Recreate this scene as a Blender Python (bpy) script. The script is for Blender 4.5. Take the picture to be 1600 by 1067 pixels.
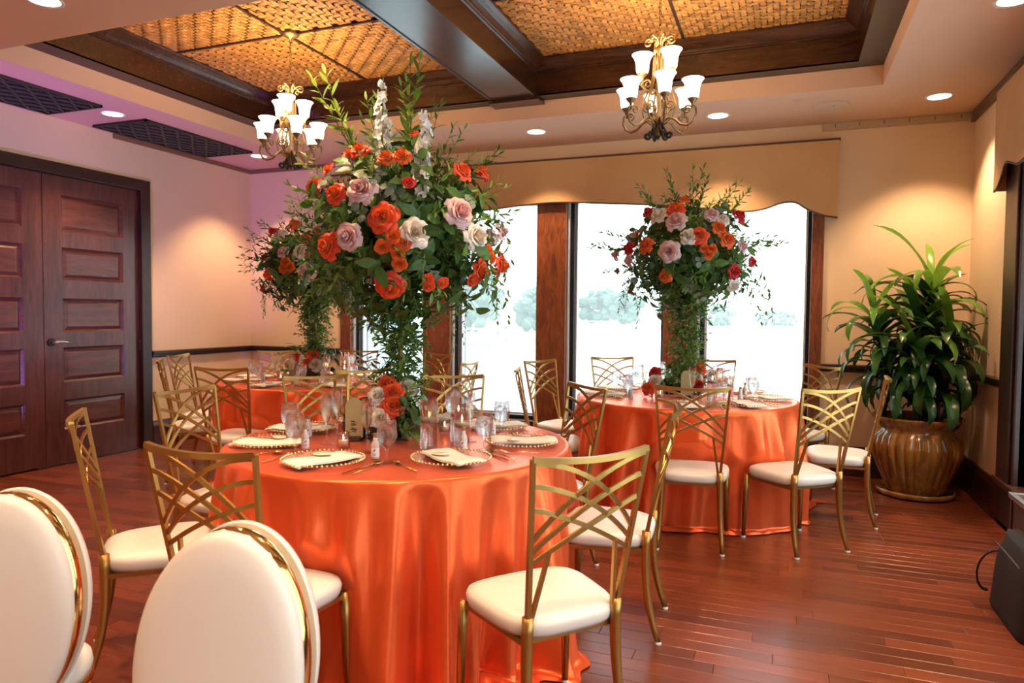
import bpy, math, random
from mathutils import Vector, Matrix, Quaternion

PI = math.pi
sc = bpy.context.scene
COL = sc.collection
for o in list(bpy.data.objects):
    bpy.data.objects.remove(o)

# ------------------------------------------------------------------ camera
F_PX, PITCH, ROLL, YAW, CAM_H = 1098.276, 0.0413, 0.0094, 0.3686, 1.35
fwd = Vector((-math.sin(YAW) * math.cos(PITCH), math.cos(YAW) * math.cos(PITCH), -math.sin(PITCH)))
r0 = Vector((math.cos(YAW), math.sin(YAW), 0))
u0 = r0.cross(fwd)
rv = r0 * math.cos(ROLL) + u0 * math.sin(ROLL)
uv = -r0 * math.sin(ROLL) + u0 * math.cos(ROLL)
cam_d = bpy.data.cameras.new('camera')
cam_d.sensor_width = 36.0
cam_d.lens = 36.0 * F_PX / 1600.0
cam_d.clip_start = 0.05
cam_d.clip_end = 2000
cam_d.dof.use_dof = True
cam_d.dof.focus_distance = 3.4
cam_d.dof.aperture_fstop = 4.5
cam = bpy.data.objects.new('camera', cam_d)
COL.objects.link(cam)
M = Matrix((rv, uv, -fwd)).transposed().to_4x4()
M.translation = Vector((0, 0, CAM_H))
cam.matrix_world = M
sc.camera = cam

# ------------------------------------------------------------------ world, exposure
SKY = 3.6
w = bpy.data.worlds.new('overcast_sky')
sc.world = w
w.use_nodes = True
bg = w.node_tree.nodes['Background']
bg.inputs[0].default_value = (0.86, 0.95, 1.0, 1)
bg.inputs[1].default_value = SKY
sc.view_settings.view_transform = 'Standard'
sc.view_settings.look = 'None'
sc.view_settings.exposure = 0.3
sc.view_settings.gamma = 1.0
sc.view_settings.use_curve_mapping = False
try:
    sc.cycles.use_denoising = True
    sc.cycles.max_bounces = 10
    sc.cycles.transmission_bounces = 10
    sc.cycles.diffuse_bounces = 4
    sc.cycles.glossy_bounces = 3
    sc.cycles.transparent_max_bounces = 16
    sc.cycles.caustics_reflective = False
    sc.cycles.caustics_refractive = False
    sc.cycles.sample_clamp_indirect = 5.0
    sc.cycles.adaptive_threshold = 0.02
except Exception:
    pass
DOWNLIGHT_W = 135.0
BULB_W = 5.0
SHADE_EMIT = 5.0
WARM = (1.0, 0.63, 0.36)
WARM2 = (1.0, 0.60, 0.27)

# room extents
XL, XR, YB, YN, ZC = -5.762, 1.364, 6.511, -4.2, 2.953

# window portals (guide the daylight, emit nothing themselves)
def portal(loc, rot, sx, sy):
    d = bpy.data.lights.new('window_portal', 'AREA')
    d.shape = 'RECTANGLE'; d.size = sx; d.size_y = sy
    d.cycles.is_portal = True
    o = bpy.data.objects.new('window_portal', d)
    o.location = loc; o.rotation_euler = rot
    COL.objects.link(o)
portal((-2.1, YB + 0.30, 1.37), (-PI / 2, 0, 0), 4.8, 2.15)
for yc in (4.2, 1.9, -0.5):
    portal((XR + 0.30, yc, 1.37), (0, PI / 2, 0), 2.15, 1.9)
# ------------------------------------------------------------------ helpers
def V(*a): return Vector(a)

class MB:
    def __init__(s):
        s.v = []; s.f = []; s.m = []; s.cur = 0
    def face(s, idx): s.f.append(idx); s.m.append(s.cur)
    def box(s, c, d, rot=None):
        b = len(s.v); hx, hy, hz = d[0] / 2, d[1] / 2, d[2] / 2
        for z in (-hz, hz):
            for x, y in ((-hx, -hy), (hx, -hy), (hx, hy), (-hx, hy)):
                p = Vector((x, y, z))
                if rot is not None: p = rot @ p
                s.v.append(p + Vector(c))
        for q in ((3, 2, 1, 0), (4, 5, 6, 7), (0, 1, 5, 4), (1, 2, 6, 5), (2, 3, 7, 6), (3, 0, 4, 7)):
            s.face([b + i for i in q])
        return s
    def bb(s, x0, x1, y0, y1, z0, z1):
        return s.box(((x0 + x1) / 2, (y0 + y1) / 2, (z0 + z1) / 2), (abs(x1 - x0), abs(y1 - y0), abs(z1 - z0)))
    def tube(s, pts, rad, n=8, caps=True, flat=None, ref=None, closed=False):
        pts = [Vector(p) for p in pts]; N = len(pts)
        if not hasattr(rad, '__len__'): rad = [rad] * N
        b = len(s.v); up = None
        for i in range(N):
            if closed: t = pts[(i + 1) % N] - pts[i - 1]
            else: t = pts[min(i + 1, N - 1)] - pts[max(i - 1, 0)]
            if t.length < 1e-9: t = Vector((0, 0, 1))
            t.normalize()
            if up is None:
                up = Vector(ref) if ref is not None else (Vector((0, 0, 1)) if abs(t.z) < .9 else Vector((1, 0, 0)))
            elif ref is not None: up = Vector(ref)
            up = up - t * up.dot(t)
            if up.length < 1e-6: up = t.orthogonal()
            up.normalize(); side = t.cross(up)
            ang0 = PI / 4 if n == 4 else 0
            for k in range(n):
                a = ang0 + 2 * PI * k / n
                ca, sa = math.cos(a), math.sin(a)
                if flat: ca *= flat
                s.v.append(pts[i] + (side * sa + up * ca) * rad[i])
        R = N if closed else N - 1
        for i in range(R):
            for k in range(n):
                a, c = b + i * n + k, b + i * n + (k + 1) % n
                j = ((i + 1) % N) * n
                d, e = b + j + (k + 1) % n, b + j + k
                s.face([a, e, d, c])
        if caps and not closed:
            s.face([b + k for k in range(n)])
            s.face([b + (N - 1) * n + n - 1 - k for k in range(n)])
        return s
    def lathe(s, prof, n=24, c=(0, 0, 0), rf=None, capb=False, capt=False):
        b = len(s.v); c = Vector(c)
        for (r, z) in prof:
            for k in range(n):
                a = 2 * PI * k / n
                rr = rf(r, z, a) if rf else r
                s.v.append(c + Vector((rr * math.cos(a), rr * math.sin(a), z)))
        for i in range(len(prof) - 1):
            for k in range(n):
                s.face([b + i * n + k, b + i * n + (k + 1) % n, b + (i + 1) * n + (k + 1) % n, b + (i + 1) * n + k])
        if capb: s.face([b + n - 1 - k for k in range(n)])
        if capt: s.face([b + (len(prof) - 1) * n + k for k in range(n)])
        return s
    def grid(s, fn, nu, nv):
        b = len(s.v)
        for j in range(nv + 1):
            for i in range(nu + 1):
                s.v.append(Vector(fn(i / nu, j / nv)))
        for j in range(nv):
            for i in range(nu):
                a = b + j * (nu + 1) + i
                s.face([a, a + 1, a + nu + 2, a + nu + 1])
        return s
    def prism(s, poly, axis, a0, a1):
        """poly: 2-D outline; axis 'x','y','z' is the extrusion axis"""
        b = len(s.v); n = len(poly)
        for a in (a0, a1):
            for (p, q) in poly:
                s.v.append(Vector({'x': (a, p, q), 'y': (p, a, q), 'z': (p, q, a)}[axis]))
        for k in range(n):
            s.face([b + k, b + (k + 1) % n, b + n + (k + 1) % n, b + n + k])
        s.face([b + n - 1 - k for k in range(n)]); s.face([b + n + k for k in range(n)])
        return s
    def mesh(s, name, mats, smooth=False):
        me = bpy.data.meshes.new(name)
        me.from_pydata([tuple(p) for p in s.v], [], s.f)
        if not isinstance(mats, (list, tuple)): mats = [mats]
        for m in mats: me.materials.append(m)
        if len(mats) > 1: me.polygons.foreach_set('material_index', s.m)
        if smooth: me.polygons.foreach_set('use_smooth', [True] * len(me.polygons))
        me.update()
        return me
    def build(s, name, mat, parent=None, smooth=False, bevel=0, **kw):
        o = add(name, s.mesh(name, mat, smooth), parent, **kw)
        if bevel:
            m = o.modifiers.new('bevel', 'BEVEL'); m.width = bevel; m.segments = 2; m.limit_method = 'ANGLE'
        return o

def add(name, mesh, parent=None, loc=None, rot=None, scale=None):
    o = bpy.data.objects.new(name, mesh)
    COL.objects.link(o)
    if parent is not None: o.parent = parent
    if loc is not None: o.location = loc
    if rot is not None:
        if isinstance(rot, Quaternion): o.rotation_mode = 'QUATERNION'; o.rotation_quaternion = rot
        else: o.rotation_euler = rot
    if scale is not None: o.scale = scale if hasattr(scale, '__len__') else (scale,) * 3
    return o
def tag(o, label, cat, group=None, kind=None):
    o['label'] = label; o['category'] = cat
    if group: o['group'] = group
    if kind: o['kind'] = kind
    return o
def empty(name, loc=(0, 0, 0), rz=0):
    o = bpy.data.objects.new(name, None); o.location = loc; o.rotation_euler = (0, 0, rz)
    o.empty_display_size = .1
    COL.objects.link(o); return o
def struct(o): o['kind'] = 'structure'; return o
def copy_tree(o, parent=None):
    c = o.copy(); COL.objects.link(c)
    if parent is not None: c.parent = parent
    for ch in o.children: copy_tree(ch, c)
    return c
def zto(d, roll=0.0):
    d = Vector(d).normalized()
    return d.to_track_quat('Z', 'Y') @ Quaternion((0, 0, 1), roll)
def lerp(a, b, t): return a + (b - a) * t
def bez(p0, p1, p2, p3, n):
    out = []
    for i in range(n + 1):
        t = i / n; a = 1 - t
        out.append(Vector(p0) * a ** 3 + Vector(p1) * 3 * a * a * t + Vector(p2) * 3 * a * t * t + Vector(p3) * t ** 3)
    return out

# ------------------------------------------------------------------ materials
def nm(name):
    m = bpy.data.materials.new(name); m.use_nodes = True
    nt = m.node_tree
    return m, nt.nodes, nt.links, nt.nodes['Principled BSDF']
def pm(name, col, rough=.5, metal=0.0, **kw):
    m, N, L, b = nm(name)
    b.inputs['Base Color'].default_value = (*col, 1)
    b.inputs['Roughness'].default_value = rough
    b.inputs['Metallic'].default_value = metal
    for k, v in kw.items(): b.inputs[k.replace('_', ' ')].default_value = v
    return m
def coords(N, L, scale, src='Object', loc=(0, 0, 0), rot=(0, 0, 0)):
    if src == 'World':
        t = N.new('ShaderNodeNewGeometry').outputs['Position']
    else:
        t = N.new('ShaderNodeTexCoord').outputs[src]
    mp = N.new('ShaderNodeMapping')
    mp.inputs['Scale'].default_value = scale if hasattr(scale, '__len__') else (scale,) * 3
    mp.inputs['Location'].default_value = loc; mp.inputs['Rotation'].default_value = rot
    L.new(t, mp.inputs['Vector'])
    return mp.outputs['Vector']
def noise(N, L, vec, scale=1, detail=4, rough=.55, dist=0):
    n = N.new('ShaderNodeTexNoise')
    n.inputs['Scale'].default_value = scale; n.inputs['Detail'].default_value = detail
    n.inputs['Roughness'].default_value = rough; n.inputs['Distortion'].default_value = dist
    if vec is not None: L.new(vec, n.inputs['Vector'])
    return n.outputs['Fac']
def ramp(N, L, fac, stops):
    r = N.new('ShaderNodeValToRGB'); e = r.color_ramp.elements
    while len(e) < len(stops): e.new(.5)
    for el, (p, c) in zip(e, stops):
        el.position = p; el.color = (*c, 1) if len(c) == 3 else c
    L.new(fac, r.inputs['Fac']); return r.outputs['Color']
def bump(N, L, b, h, strength=.3, dist=.01):
    n = N.new('ShaderNodeBump'); n.inputs['Strength'].default_value = strength; n.inputs['Distance'].default_value = dist
    L.new(h, n.inputs['Height']); L.new(n.outputs['Normal'], b.inputs['Normal'])
def mixc(N, L, fac, a, c, mode='MIX'):
    n = N.new('ShaderNodeMix'); n.data_type = 'RGBA'; n.blend_type = mode
    if hasattr(fac, 'node'): L.new(fac, n.inputs[0])
    else: n.inputs[0].default_value = fac
    for s, q in ((a, 6), (c, 7)):
        if hasattr(s, 'node'): L.new(s, n.inputs[q])
        else: n.inputs[q].default_value = (*s, 1)
    return n.outputs[2]
def wood(name, c0, c1, rough=.35, scale=(1.5, 1.5, 14), src='World', dist=1.2, coat=0.0, spec=.5):
    m, N, L, b = nm(name)
    v = coords(N, L, scale, src)
    f = noise(N, L, v, 1.6, 7, .62, dist)
    f2 = noise(N, L, v, 9, 3, .6, .3)
    c = ramp(N, L, f, [(.3, c0), (.55, [lerp(x, y, .55) for x, y in zip(c0, c1)]), (.75, c1)])
    dk = ramp(N, L, f2, [(.35, (.55, .5, .5)), (.6, (1, 1, 1))])
    L.new(mixc(N, L, .6, c, dk, 'MULTIPLY'), b.inputs['Base Color'])
    b.inputs['Roughness'].default_value = rough
    b.inputs['Coat Weight'].default_value = coat
    b.inputs['Coat Roughness'].default_value = .2
    b.inputs['Specular IOR Level'].default_value = spec
    bump(N, L, b, f, .12, .004)
    return m
def paint(name, col, rough=.7, amt=.03):
    m, N, L, b = nm(name)
    f = noise(N, L, coords(N, L, 1, 'World'), 90, 3)
    c = ramp(N, L, noise(N, L, coords(N, L, 1, 'World'), 1.3, 3), [(.3, [x * (1 - amt) for x in col]), (.7, [min(1, x * (1 + amt)) for x in col])])
    L.new(c, b.inputs['Base Color']); b.inputs['Roughness'].default_value = rough
    bump(N, L, b, f, .08, .002)
    return m
def glassy(name, tint=(1, 1, 1), lo=.04, hi=.55, rough=.02, blend=.35):
    """thin clear glass: see-through with a Fresnel sheen"""
    m = bpy.data.materials.new(name); m.use_nodes = True
    N, L = m.node_tree.nodes, m.node_tree.links
    N.remove(N['Principled BSDF'])
    out = N['Material Output']
    t = N.new('ShaderNodeBsdfTransparent'); t.inputs[0].default_value = (*tint, 1)
    g = N.new('ShaderNodeBsdfGlossy'); g.inputs['Roughness'].default_value = rough
    lw = N.new('ShaderNodeLayerWeight'); lw.inputs['Blend'].default_value = blend
    mr = N.new('ShaderNodeMapRange'); mr.inputs['To Min'].default_value = lo; mr.inputs['To Max'].default_value = hi
    L.new(lw.outputs['Facing'], mr.inputs['Value'])
    mx = N.new('ShaderNodeMixShader')
    L.new(mr.outputs[0], mx.inputs[0]); L.new(t.outputs[0], mx.inputs[1]); L.new(g.outputs[0], mx.inputs[2])
    L.new(mx.outputs[0], out.inputs['Surface'])
    return m
def emit(name, col, strength):
    m = bpy.data.materials.new(name); m.use_nodes = True
    N, L = m.node_tree.nodes, m.node_tree.links
    N.remove(N['Principled BSDF'])
    e = N.new('ShaderNodeEmission'); e.inputs[0].default_value = (*col, 1); e.inputs[1].default_value = strength
    L.new(e.outputs[0], N['Material Output'].inputs['Surface'])
    return m

WALL = paint('wall_paint', (.79, .61, .425), .75)
CEIL = paint('ceiling_paint', (.70, .465, .335), .8)
DOORW = wood('door_wood', (.055, .016, .014), (.15, .046, .036), .33, (1.2, 9, 1.0), coat=.3)
DOORP = wood('door_panel_wood', (.065, .019, .015), (.17, .052, .038), .33, (1.2, 1.2, 8), coat=.3)
TRIMW = wood('trim_wood', (.018, .008, .006), (.05, .018, .012), .35, (6, 6, 1.5))
RAILW = wood('rail_wood', (.012, .007, .006), (.035, .014, .010), .35, (2, 2, 10))
BASEW = wood('baseboard_wood', (.03, .009, .006), (.11, .035, .02), .3, (4, 4, 8))
TRAYW = wood('tray_wood', (.022, .008, .004), (.075, .026, .012), .26, (1.3, 8, 8), coat=.3)
BEAMW = wood('beam_wood', (.022, .009, .006), (.065, .024, .012), .24, (8, 1.3, 8), coat=.4)
TAUPE = paint('taupe_ledge', (.085, .056, .032), .6)
COLW = wood('column_wood', (.085, .022, .009), (.33, .10, .032), .35, (11, 11, 2.2), dist=2.0, coat=.3)
METALD = pm('dark_window_metal', (.02, .022, .027), .35, .6)
METALS = pm('silver_window_metal', (.72, .76, .82), .35, .3)
PANE = glassy('window_pane', (.97, 1, .99), .02, .25, .01, .25)
def haze_veil(m, amount, col):
    # translucent layer added to the panes, stands in for outdoor haze and glare
    N, L = m.node_tree.nodes, m.node_tree.links
    out = N['Material Output']; src = out.inputs['Surface'].links[0].from_socket
    t = N.new('ShaderNodeBsdfTranslucent'); t.inputs[0].default_value = (*col, 1)
    mx = N.new('ShaderNodeMixShader'); mx.inputs[0].default_value = amount
    L.new(src, mx.inputs[1]); L.new(t.outputs[0], mx.inputs[2]); L.new(mx.outputs[0], out.inputs['Surface'])
haze_veil(PANE, .11, (.93, 1, 1))
GOLD = pm('satin_gold', (.44, .262, .075), .34, .92)
GOLDP = pm('polished_gold', (.80, .53, .19), .10, 1.0)
GOLDR = pm('cutlery_gold', (.72, .46, .14), .2, 1.0)
VINYL = pm('white_vinyl', (.72, .685, .635), .42, 0, Coat_Weight=.15, Coat_Roughness=.35)
CLEARP = pm('clear_foot', (.75, .75, .75), .3)
def refr(name, tint, ior, mixf, rough=0.0):
    m = bpy.data.materials.new(name); m.use_nodes = True
    N, L = m.node_tree.nodes, m.node_tree.links
    N.remove(N['Principled BSDF'])
    t = N.new('ShaderNodeBsdfTransparent'); t.inputs[0].default_value = (*tint, 1)
    g = N.new('ShaderNodeBsdfGlass'); g.inputs['Color'].default_value = (*tint, 1); g.inputs['IOR'].default_value = ior; g.inputs['Roughness'].default_value = rough
    mx = N.new('ShaderNodeMixShader'); mx.inputs[0].default_value = mixf
    L.new(t.outputs[0], mx.inputs[1]); L.new(g.outputs[0], mx.inputs[2]); L.new(mx.outputs[0], N['Material Output'].inputs['Surface'])
    return m
GLASS = refr('clear_glass', (1, 1, 1), 1.5, .30)
WATERM = refr('drink', (.99, .995, 1), 1.33, .26)
CHAMP = refr('champagne', (.99, .95, .84), 1.33, .26)
BRONZE = pm('antique_bronze', (.30, .19, .085), .38, .85)
BLACKM = pm('black_iron', (.014, .012, .013), .5, .3)
LEAFC = {}
def leafmat(name, c0, c1, trans=.22, rough=.42):
    m, N, L, b = nm(name)
    oi = N.new('ShaderNodeObjectInfo')
    f = noise(N, L, coords(N, L, 1, 'World'), 25, 2)
    ad = N.new('ShaderNodeMath'); ad.operation = 'ADD'
    L.new(oi.outputs['Random'], ad.inputs[0]); L.new(f, ad.inputs[1])
    hf = N.new('ShaderNodeMath'); hf.operation = 'MULTIPLY'; hf.inputs[1].default_value = .5
    L.new(ad.outputs[0], hf.inputs[0])
    c = ramp(N, L, hf.outputs[0], [(.2, c0), (.8, c1)])
    L.new(c, b.inputs['Base Color']); b.inputs['Roughness'].default_value = rough
    b.inputs['Specular IOR Level'].default_value = .4
    t = N.new('ShaderNodeBsdfTranslucent'); L.new(c, t.inputs[0])
    mx = N.new('ShaderNodeMixShader'); mx.inputs[0].default_value = trans
    L.new(b.outputs[0], mx.inputs[1]); L.new(t.outputs[0], mx.inputs[2])
    L.new(mx.outputs[0], N['Material Output'].inputs['Surface'])
    return m
LEAF_R = leafmat('ruscus_leaf', (.045, .125, .022), (.19, .34, .06))
LEAF_B = leafmat('broad_leaf', (.025, .08, .017), (.10, .22, .042))
LEAF_Y = leafmat('lit_top_leaf', (.13, .24, .03), (.34, .48, .08), .3)  # yellower green with lamplight from above put into the colour
LEAF_E = leafmat('eucalyptus_leaf', (.12, .18, .13), (.26, .33, .24), .15, .6)
LEAF_F = leafmat('fern_leaf', (.04, .13, .025), (.13, .28, .06))
LEAF_D = leafmat('dracaena_leaf', (.012, .05, .012), (.05, .14, .025), .15, .28)
LEAF_DY = leafmat('young_dracaena_leaf', (.10, .26, .03), (.26, .46, .06), .3, .3)
STEMM = pm('green_stem', (.06, .12, .03), .6)
# ------------------------------------------------------------------ floor
def to_px(p):
    d = Vector(p) - Vector((0, 0, CAM_H)); z = d.dot(fwd)
    if z < .1: return None
    return 800 + F_PX * d.dot(rv) / z, 533.5 - F_PX * d.dot(uv) / z, z

def floor_material():
    m, N, L, b = nm('mahogany_plank')
    at = N.new('ShaderNodeAttribute'); at.attribute_name = 'tone'
    v = coords(N, L, (1.6, 22, 1), 'World')
    ofs = N.new('ShaderNodeVectorMath'); ofs.operation = 'ADD'
    sc_ = N.new('ShaderNodeVectorMath'); sc_.operation = 'SCALE'; sc_.inputs['Scale'].default_value = 37
    L.new(at.outputs['Vector'], sc_.inputs[0]); L.new(v, ofs.inputs[0]); L.new(sc_.outputs[0], ofs.inputs[1])
    g = noise(N, L, ofs.outputs[0], 2.2, 6, .6, .8)
    c = ramp(N, L, g, [(.25, (.095, .020, .009)), (.5, (.145, .032, .012)), (.78, (.20, .047, .017))])
    t = ramp(N, L, at.outputs['Fac'], [(0, (.66, .62, .60)), (.5, (1, 1, 1)), (1, (1.25, 1.22, 1.15))])
    L.new(mixc(N, L, 1, c, t, 'MULTIPLY'), b.inputs['Base Color'])
    b.inputs['Roughness'].default_value = .27
    rr = N.new('ShaderNodeMapRange'); rr.inputs['To Min'].default_value = .24; rr.inputs['To Max'].default_value = .36
    L.new(g, rr.inputs['Value']); L.new(rr.outputs[0], b.inputs['Roughness'])
    b.inputs['Coat Weight'].default_value = .12; b.inputs['Coat Roughness'].default_value = .22
    bump(N, L, b, g, .03, .0015)
    return m
PLANK = floor_material()
JOINT_LIT = pm('floor_joint_lit', (.20, .065, .028), .6)  # joint tone lightened, light caught on plank bevels put into the colour
floor = struct(MB().bb(XL - .3, XR + .3, YN, YB + .3, -.08, -.004).build('floor', JOINT_LIT))
def set_tone(me, vals):
    a = me.attributes.new('tone', 'FLOAT', 'FACE')
    a.data.foreach_set('value', vals)
rng = random.Random(5)
planks = []
PW = .083
y = YN
while y < YB + .05:
    x = XL - rng.random() * .9
    while x < XR:
        ln = rng.choice((.35, .55, .7, .9, 1.1, 1.2)) * rng.uniform(.85, 1.1)
        x0, x1 = max(x, XL - .02), min(x + ln, XR + .02)
        if x1 - x0 > .03: planks.append((x0, x1, y, y + PW, rng.random()))
        x += ln
    y += PW
def seen(p):
    q = to_px(((p[0] + p[1]) / 2, (p[2] + p[3]) / 2, 0))
    best = None
    for xx in (p[0], (p[0] + p[1]) / 2, p[1]):
        q = to_px((xx, (p[2] + p[3]) / 2, 0))
        if q and -20 < q[0] < 1620 and q[1] < 1090: best = q[2] if best is None else min(best, q[2])
    return best
near = sorted([(seen(p), p) for p in planks if seen(p)], key=lambda t: t[0])[:298]
ns = set(p for _, p in near)
far = MB(); ft = []
def plank_into(mb, p):
    g = .0009
    x0, x1, y0, y1 = p[0] + g, p[1] - g, p[2] + g, p[3] - g
    b = len(mb.v); e = .0012
    for (q, z) in ((0, -.004), (0, -.0009), (e, 0)):
        for xx, yy in ((x0 + q, y0 + q), (x1 - q, y0 + q), (x1 - q, y1 - q), (x0 + q, y1 - q)):
            mb.v.append(Vector((xx, yy, z)))
    for k in (0, 4):
        for i in range(4): mb.face([b + k + i, b + k + (i + 1) % 4, b + k + 4 + (i + 1) % 4, b + k + 4 + i])
    mb.face([b + 8, b + 9, b + 10, b + 11])
    return 9
for p in planks:
    if p in ns:
        m = MB(); n = plank_into(m, p)
        me = m.mesh('plank', PLANK); set_tone(me, [p[4]] * n)
        add('plank', me, floor)
    else:
        n = plank_into(far, p); ft += [p[4]] * n
me = far.mesh('plank_run', PLANK); set_tone(me, ft)
o = add('plank_run', me, floor); o['kind'] = 'stuff'

# ------------------------------------------------------------------ walls
ZT = 3.55
m = MB(); m.bb(XL - .2, XL, YN, 3.06, 0, ZT); m.bb(XL - .2, XL, 5.10, YB + .25, 0, ZT); m.bb(XL - .2, XL, 3.06, 5.10, 2.55, ZT)
m.bb(XL - .3, XL - .2, 3.0, 5.2, 0, 2.7)
struct(m.build('wall_left', WALL))
m = MB(); m.bb(XL, -4.50, YB, YB + .25, 0, ZT); m.bb(.29, XR + .25, YB, YB + .25, 0, ZT)
m.bb(-4.50, .29, YB, YB + .25, 2.50, ZT); m.bb(-4.50, .29, YB + .02, YB + .25, 0, .27)
struct(m.build('wall_back', WALL))
m = MB()
RW = [(3.25, 5.12), (.95, 2.85), (-1.45, .45)]
ys = [YN] + [q for a in reversed(RW) for q in a] + [YB]
for i in range(0, len(ys), 2): m.bb(XR, XR + .25, ys[i], ys[i + 1], 0, ZT)
for a, b in RW: m.bb(XR, XR + .25, a, b, 2.45, ZT); m.bb(XR, XR + .25, a, b, 0, .3)
struct(m.build('wall_right', WALL))
m = MB().bb(XL - .2, XR + .25, YN - .2, YN, 0, ZT)
struct(m.build('wall_near', WALL))

# ------------------------------------------------------------------ ceiling with tray
HX0, HX1, HY0, HY1 = -4.75, .604, 2.99, 5.54
m = MB()
Z1 = 3.09
m.bb(XL, XR, YN, HY0, ZC, Z1); m.bb(XL, XR, HY1, YB, ZC, Z1)
m.bb(XL, HX0, HY0, HY1, ZC, Z1); m.bb(HX1, XR, HY0, HY1, ZC, Z1)
ceiling = struct(m.build('ceiling', CEIL))
IX0, IX1, IY0, IY1 = -4.58, .437, 3.12, 5.41
m = MB()
for a in ((HX0 - .05, HX1 + .05, HY0 - .05, IY0), (HX0 - .05, HX1 + .05, IY1, HY1 + .05), (HX0 - .05, IX0, IY0, IY1), (IX1, HX1 + .05, IY0, IY1)):
    m.bb(*a, Z1, Z1 + .012)
tray = struct(m.build('trim_1', TAUPE))
tray['label'] = 'dark taupe ledge of the ceiling tray'
def ring(mb, prof, x0, x1, y0, y1):
    """sweep an (inset, z) profile around a rectangle, mitred"""
    b = len(mb.v)
    for (q, z) in prof:
        for xx, yy in ((x0 + q, y0 + q), (x1 - q, y0 + q), (x1 - q, y1 - q), (x0 + q, y1 - q)): mb.v.append(Vector((xx, yy, z)))
    for k in range(len(prof) - 1):
        for i in range(4): mb.face([b + 4 * k + i, b + 4 * k + (i + 1) % 4, b + 4 * k + 4 + (i + 1) % 4, b + 4 * k + 4 + i])
BX0, BX1 = -2.28, -1.90
PZ = 3.37
CR = [(0, 3.265), (.012, 3.27), (.014, 3.28), (.022, 3.283), (.024, 3.292), (.03, 3.30), (.045, 3.315), (.07, 3.332), (.092, 3.345), (.098, 3.352), (.098, 3.375)]
for (x0, x1) in ((IX0, BX0), (BX1, IX1)):
    m = MB(); ring(m, [(0, Z1), (0, 3.38)], x0, x1, IY0, IY1); m.build('tray_board', TRAYW, tray)
    m = MB(); ring(m, CR, x0, x1, IY0, IY1); m.build('crown_moulding', TRAYW, tray)
beam = struct(MB().bb(BX0, BX1, IY0 - .02, IY1 + .02, Z1 - .005, 3.39).build('trim_2', BEAMW, bevel=.004))
beam['label'] = 'dark polished wooden beam across the ceiling tray'
m = MB(); m.bb(BX0 - .006, BX0 + .01, IY0, IY1, Z1 - .012, Z1 + .01); m.bb(BX1 - .01, BX1 + .006, IY0, IY1, Z1 - .012, Z1 + .01)
m.build('beam_edge', BEAMW, beam)
MB().bb(BX0 - .03, BX1 + .03, IY1 - .03, HY1 - .0, Z1 - .035, Z1 - .001).build('beam_cap', TRAYW, beam, bevel=.004)

BAM_B = pm('mat_backing_brown', (.06, .028, .010), .8)  # dark brown board seen through the weave
def bamboo():
    m, N, L, b = nm('bamboo_strip')
    oi = N.new('ShaderNodeObjectInfo')
    f = noise(N, L, coords(N, L, (14, 14, 14), 'World'), 2.0, 3)
    c1 = ramp(N, L, f, [(.25, (.34, .15, .035)), (.6, (.66, .35, .10)), (.85, (.76, .45, .15))])
    c2 = ramp(N, L, oi.outputs['Random'], [(0, (.62, .58, .52)), (.35, (1, 1, 1)), (1, (1.05, 1.0, .95))])
    L.new(mixc(N, L, 1, c1, c2, 'MULTIPLY'), b.inputs['Base Color'])
    b.inputs['Roughness'].default_value = .5
    return m
BAM = bamboo()
NC = 26
def strip_mesh(ax, ph, ln, wd):
    mb = MB(); p = ln / NC
    for j in range(-1, NC + 1):
        up = ((j + ph) % 4) < 2
        if ax == 'y': up = not up
        z = .005 if up else -.005
        for e in (.22, .78):
            t = min(max((j + e) * p, 0), ln)
            for s in (-1, 1):
                mb.v.append(Vector((t, s * wd / 2, z)) if ax == 'x' else Vector((s * wd / 2, t, z)))
    n = len(mb.v) // 2
    for i in range(n - 1): mb.face([2 * i, 2 * i + 1, 2 * i + 3, 2 * i + 2])
    return mb.mesh('bamboo_strip', BAM)
for (x0, x1) in ((IX0 + .095, BX0 - .095), (BX1 + .095, IX1 - .095)):
    y0, y1 = IY0 + .095, IY1 - .095
    pan = MB().bb(x0, x1, y0, y1, PZ + .006, PZ + .02).build('woven_panel', BAM_B, ceiling)
    xm, ym = (x0 + x1) / 2, (y0 + y1) / 2
    lx, ly = xm - x0, ym - y0
    px_, py_ = lx / NC, ly / NC
    mx = [strip_mesh('x', k, lx, py_ * .86) for k in range(4)]
    my = [strip_mesh('y', k, ly, px_ * .80) for k in range(4)]
    for qx in (x0, xm):
        for qy in (y0, ym):
            flip = -1 if (qx == xm) != (qy == ym) else 1
            for i in range(NC):
                add('bamboo_strip', mx[(flip * i) % 4], pan, (qx, qy + (i + .5) * py_, PZ - .002))
                add('bamboo_strip', my[(flip * i) % 4], pan, (qx + (i + .5) * px_, qy, PZ - .002))
    for a in ((xm - .009, xm + .009, y0, y1), (x0, x1, ym - .009, ym + .009)):
        MB().bb(*a, PZ - .018, PZ + .006).build('panel_batten', TRIMW, pan)

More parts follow.
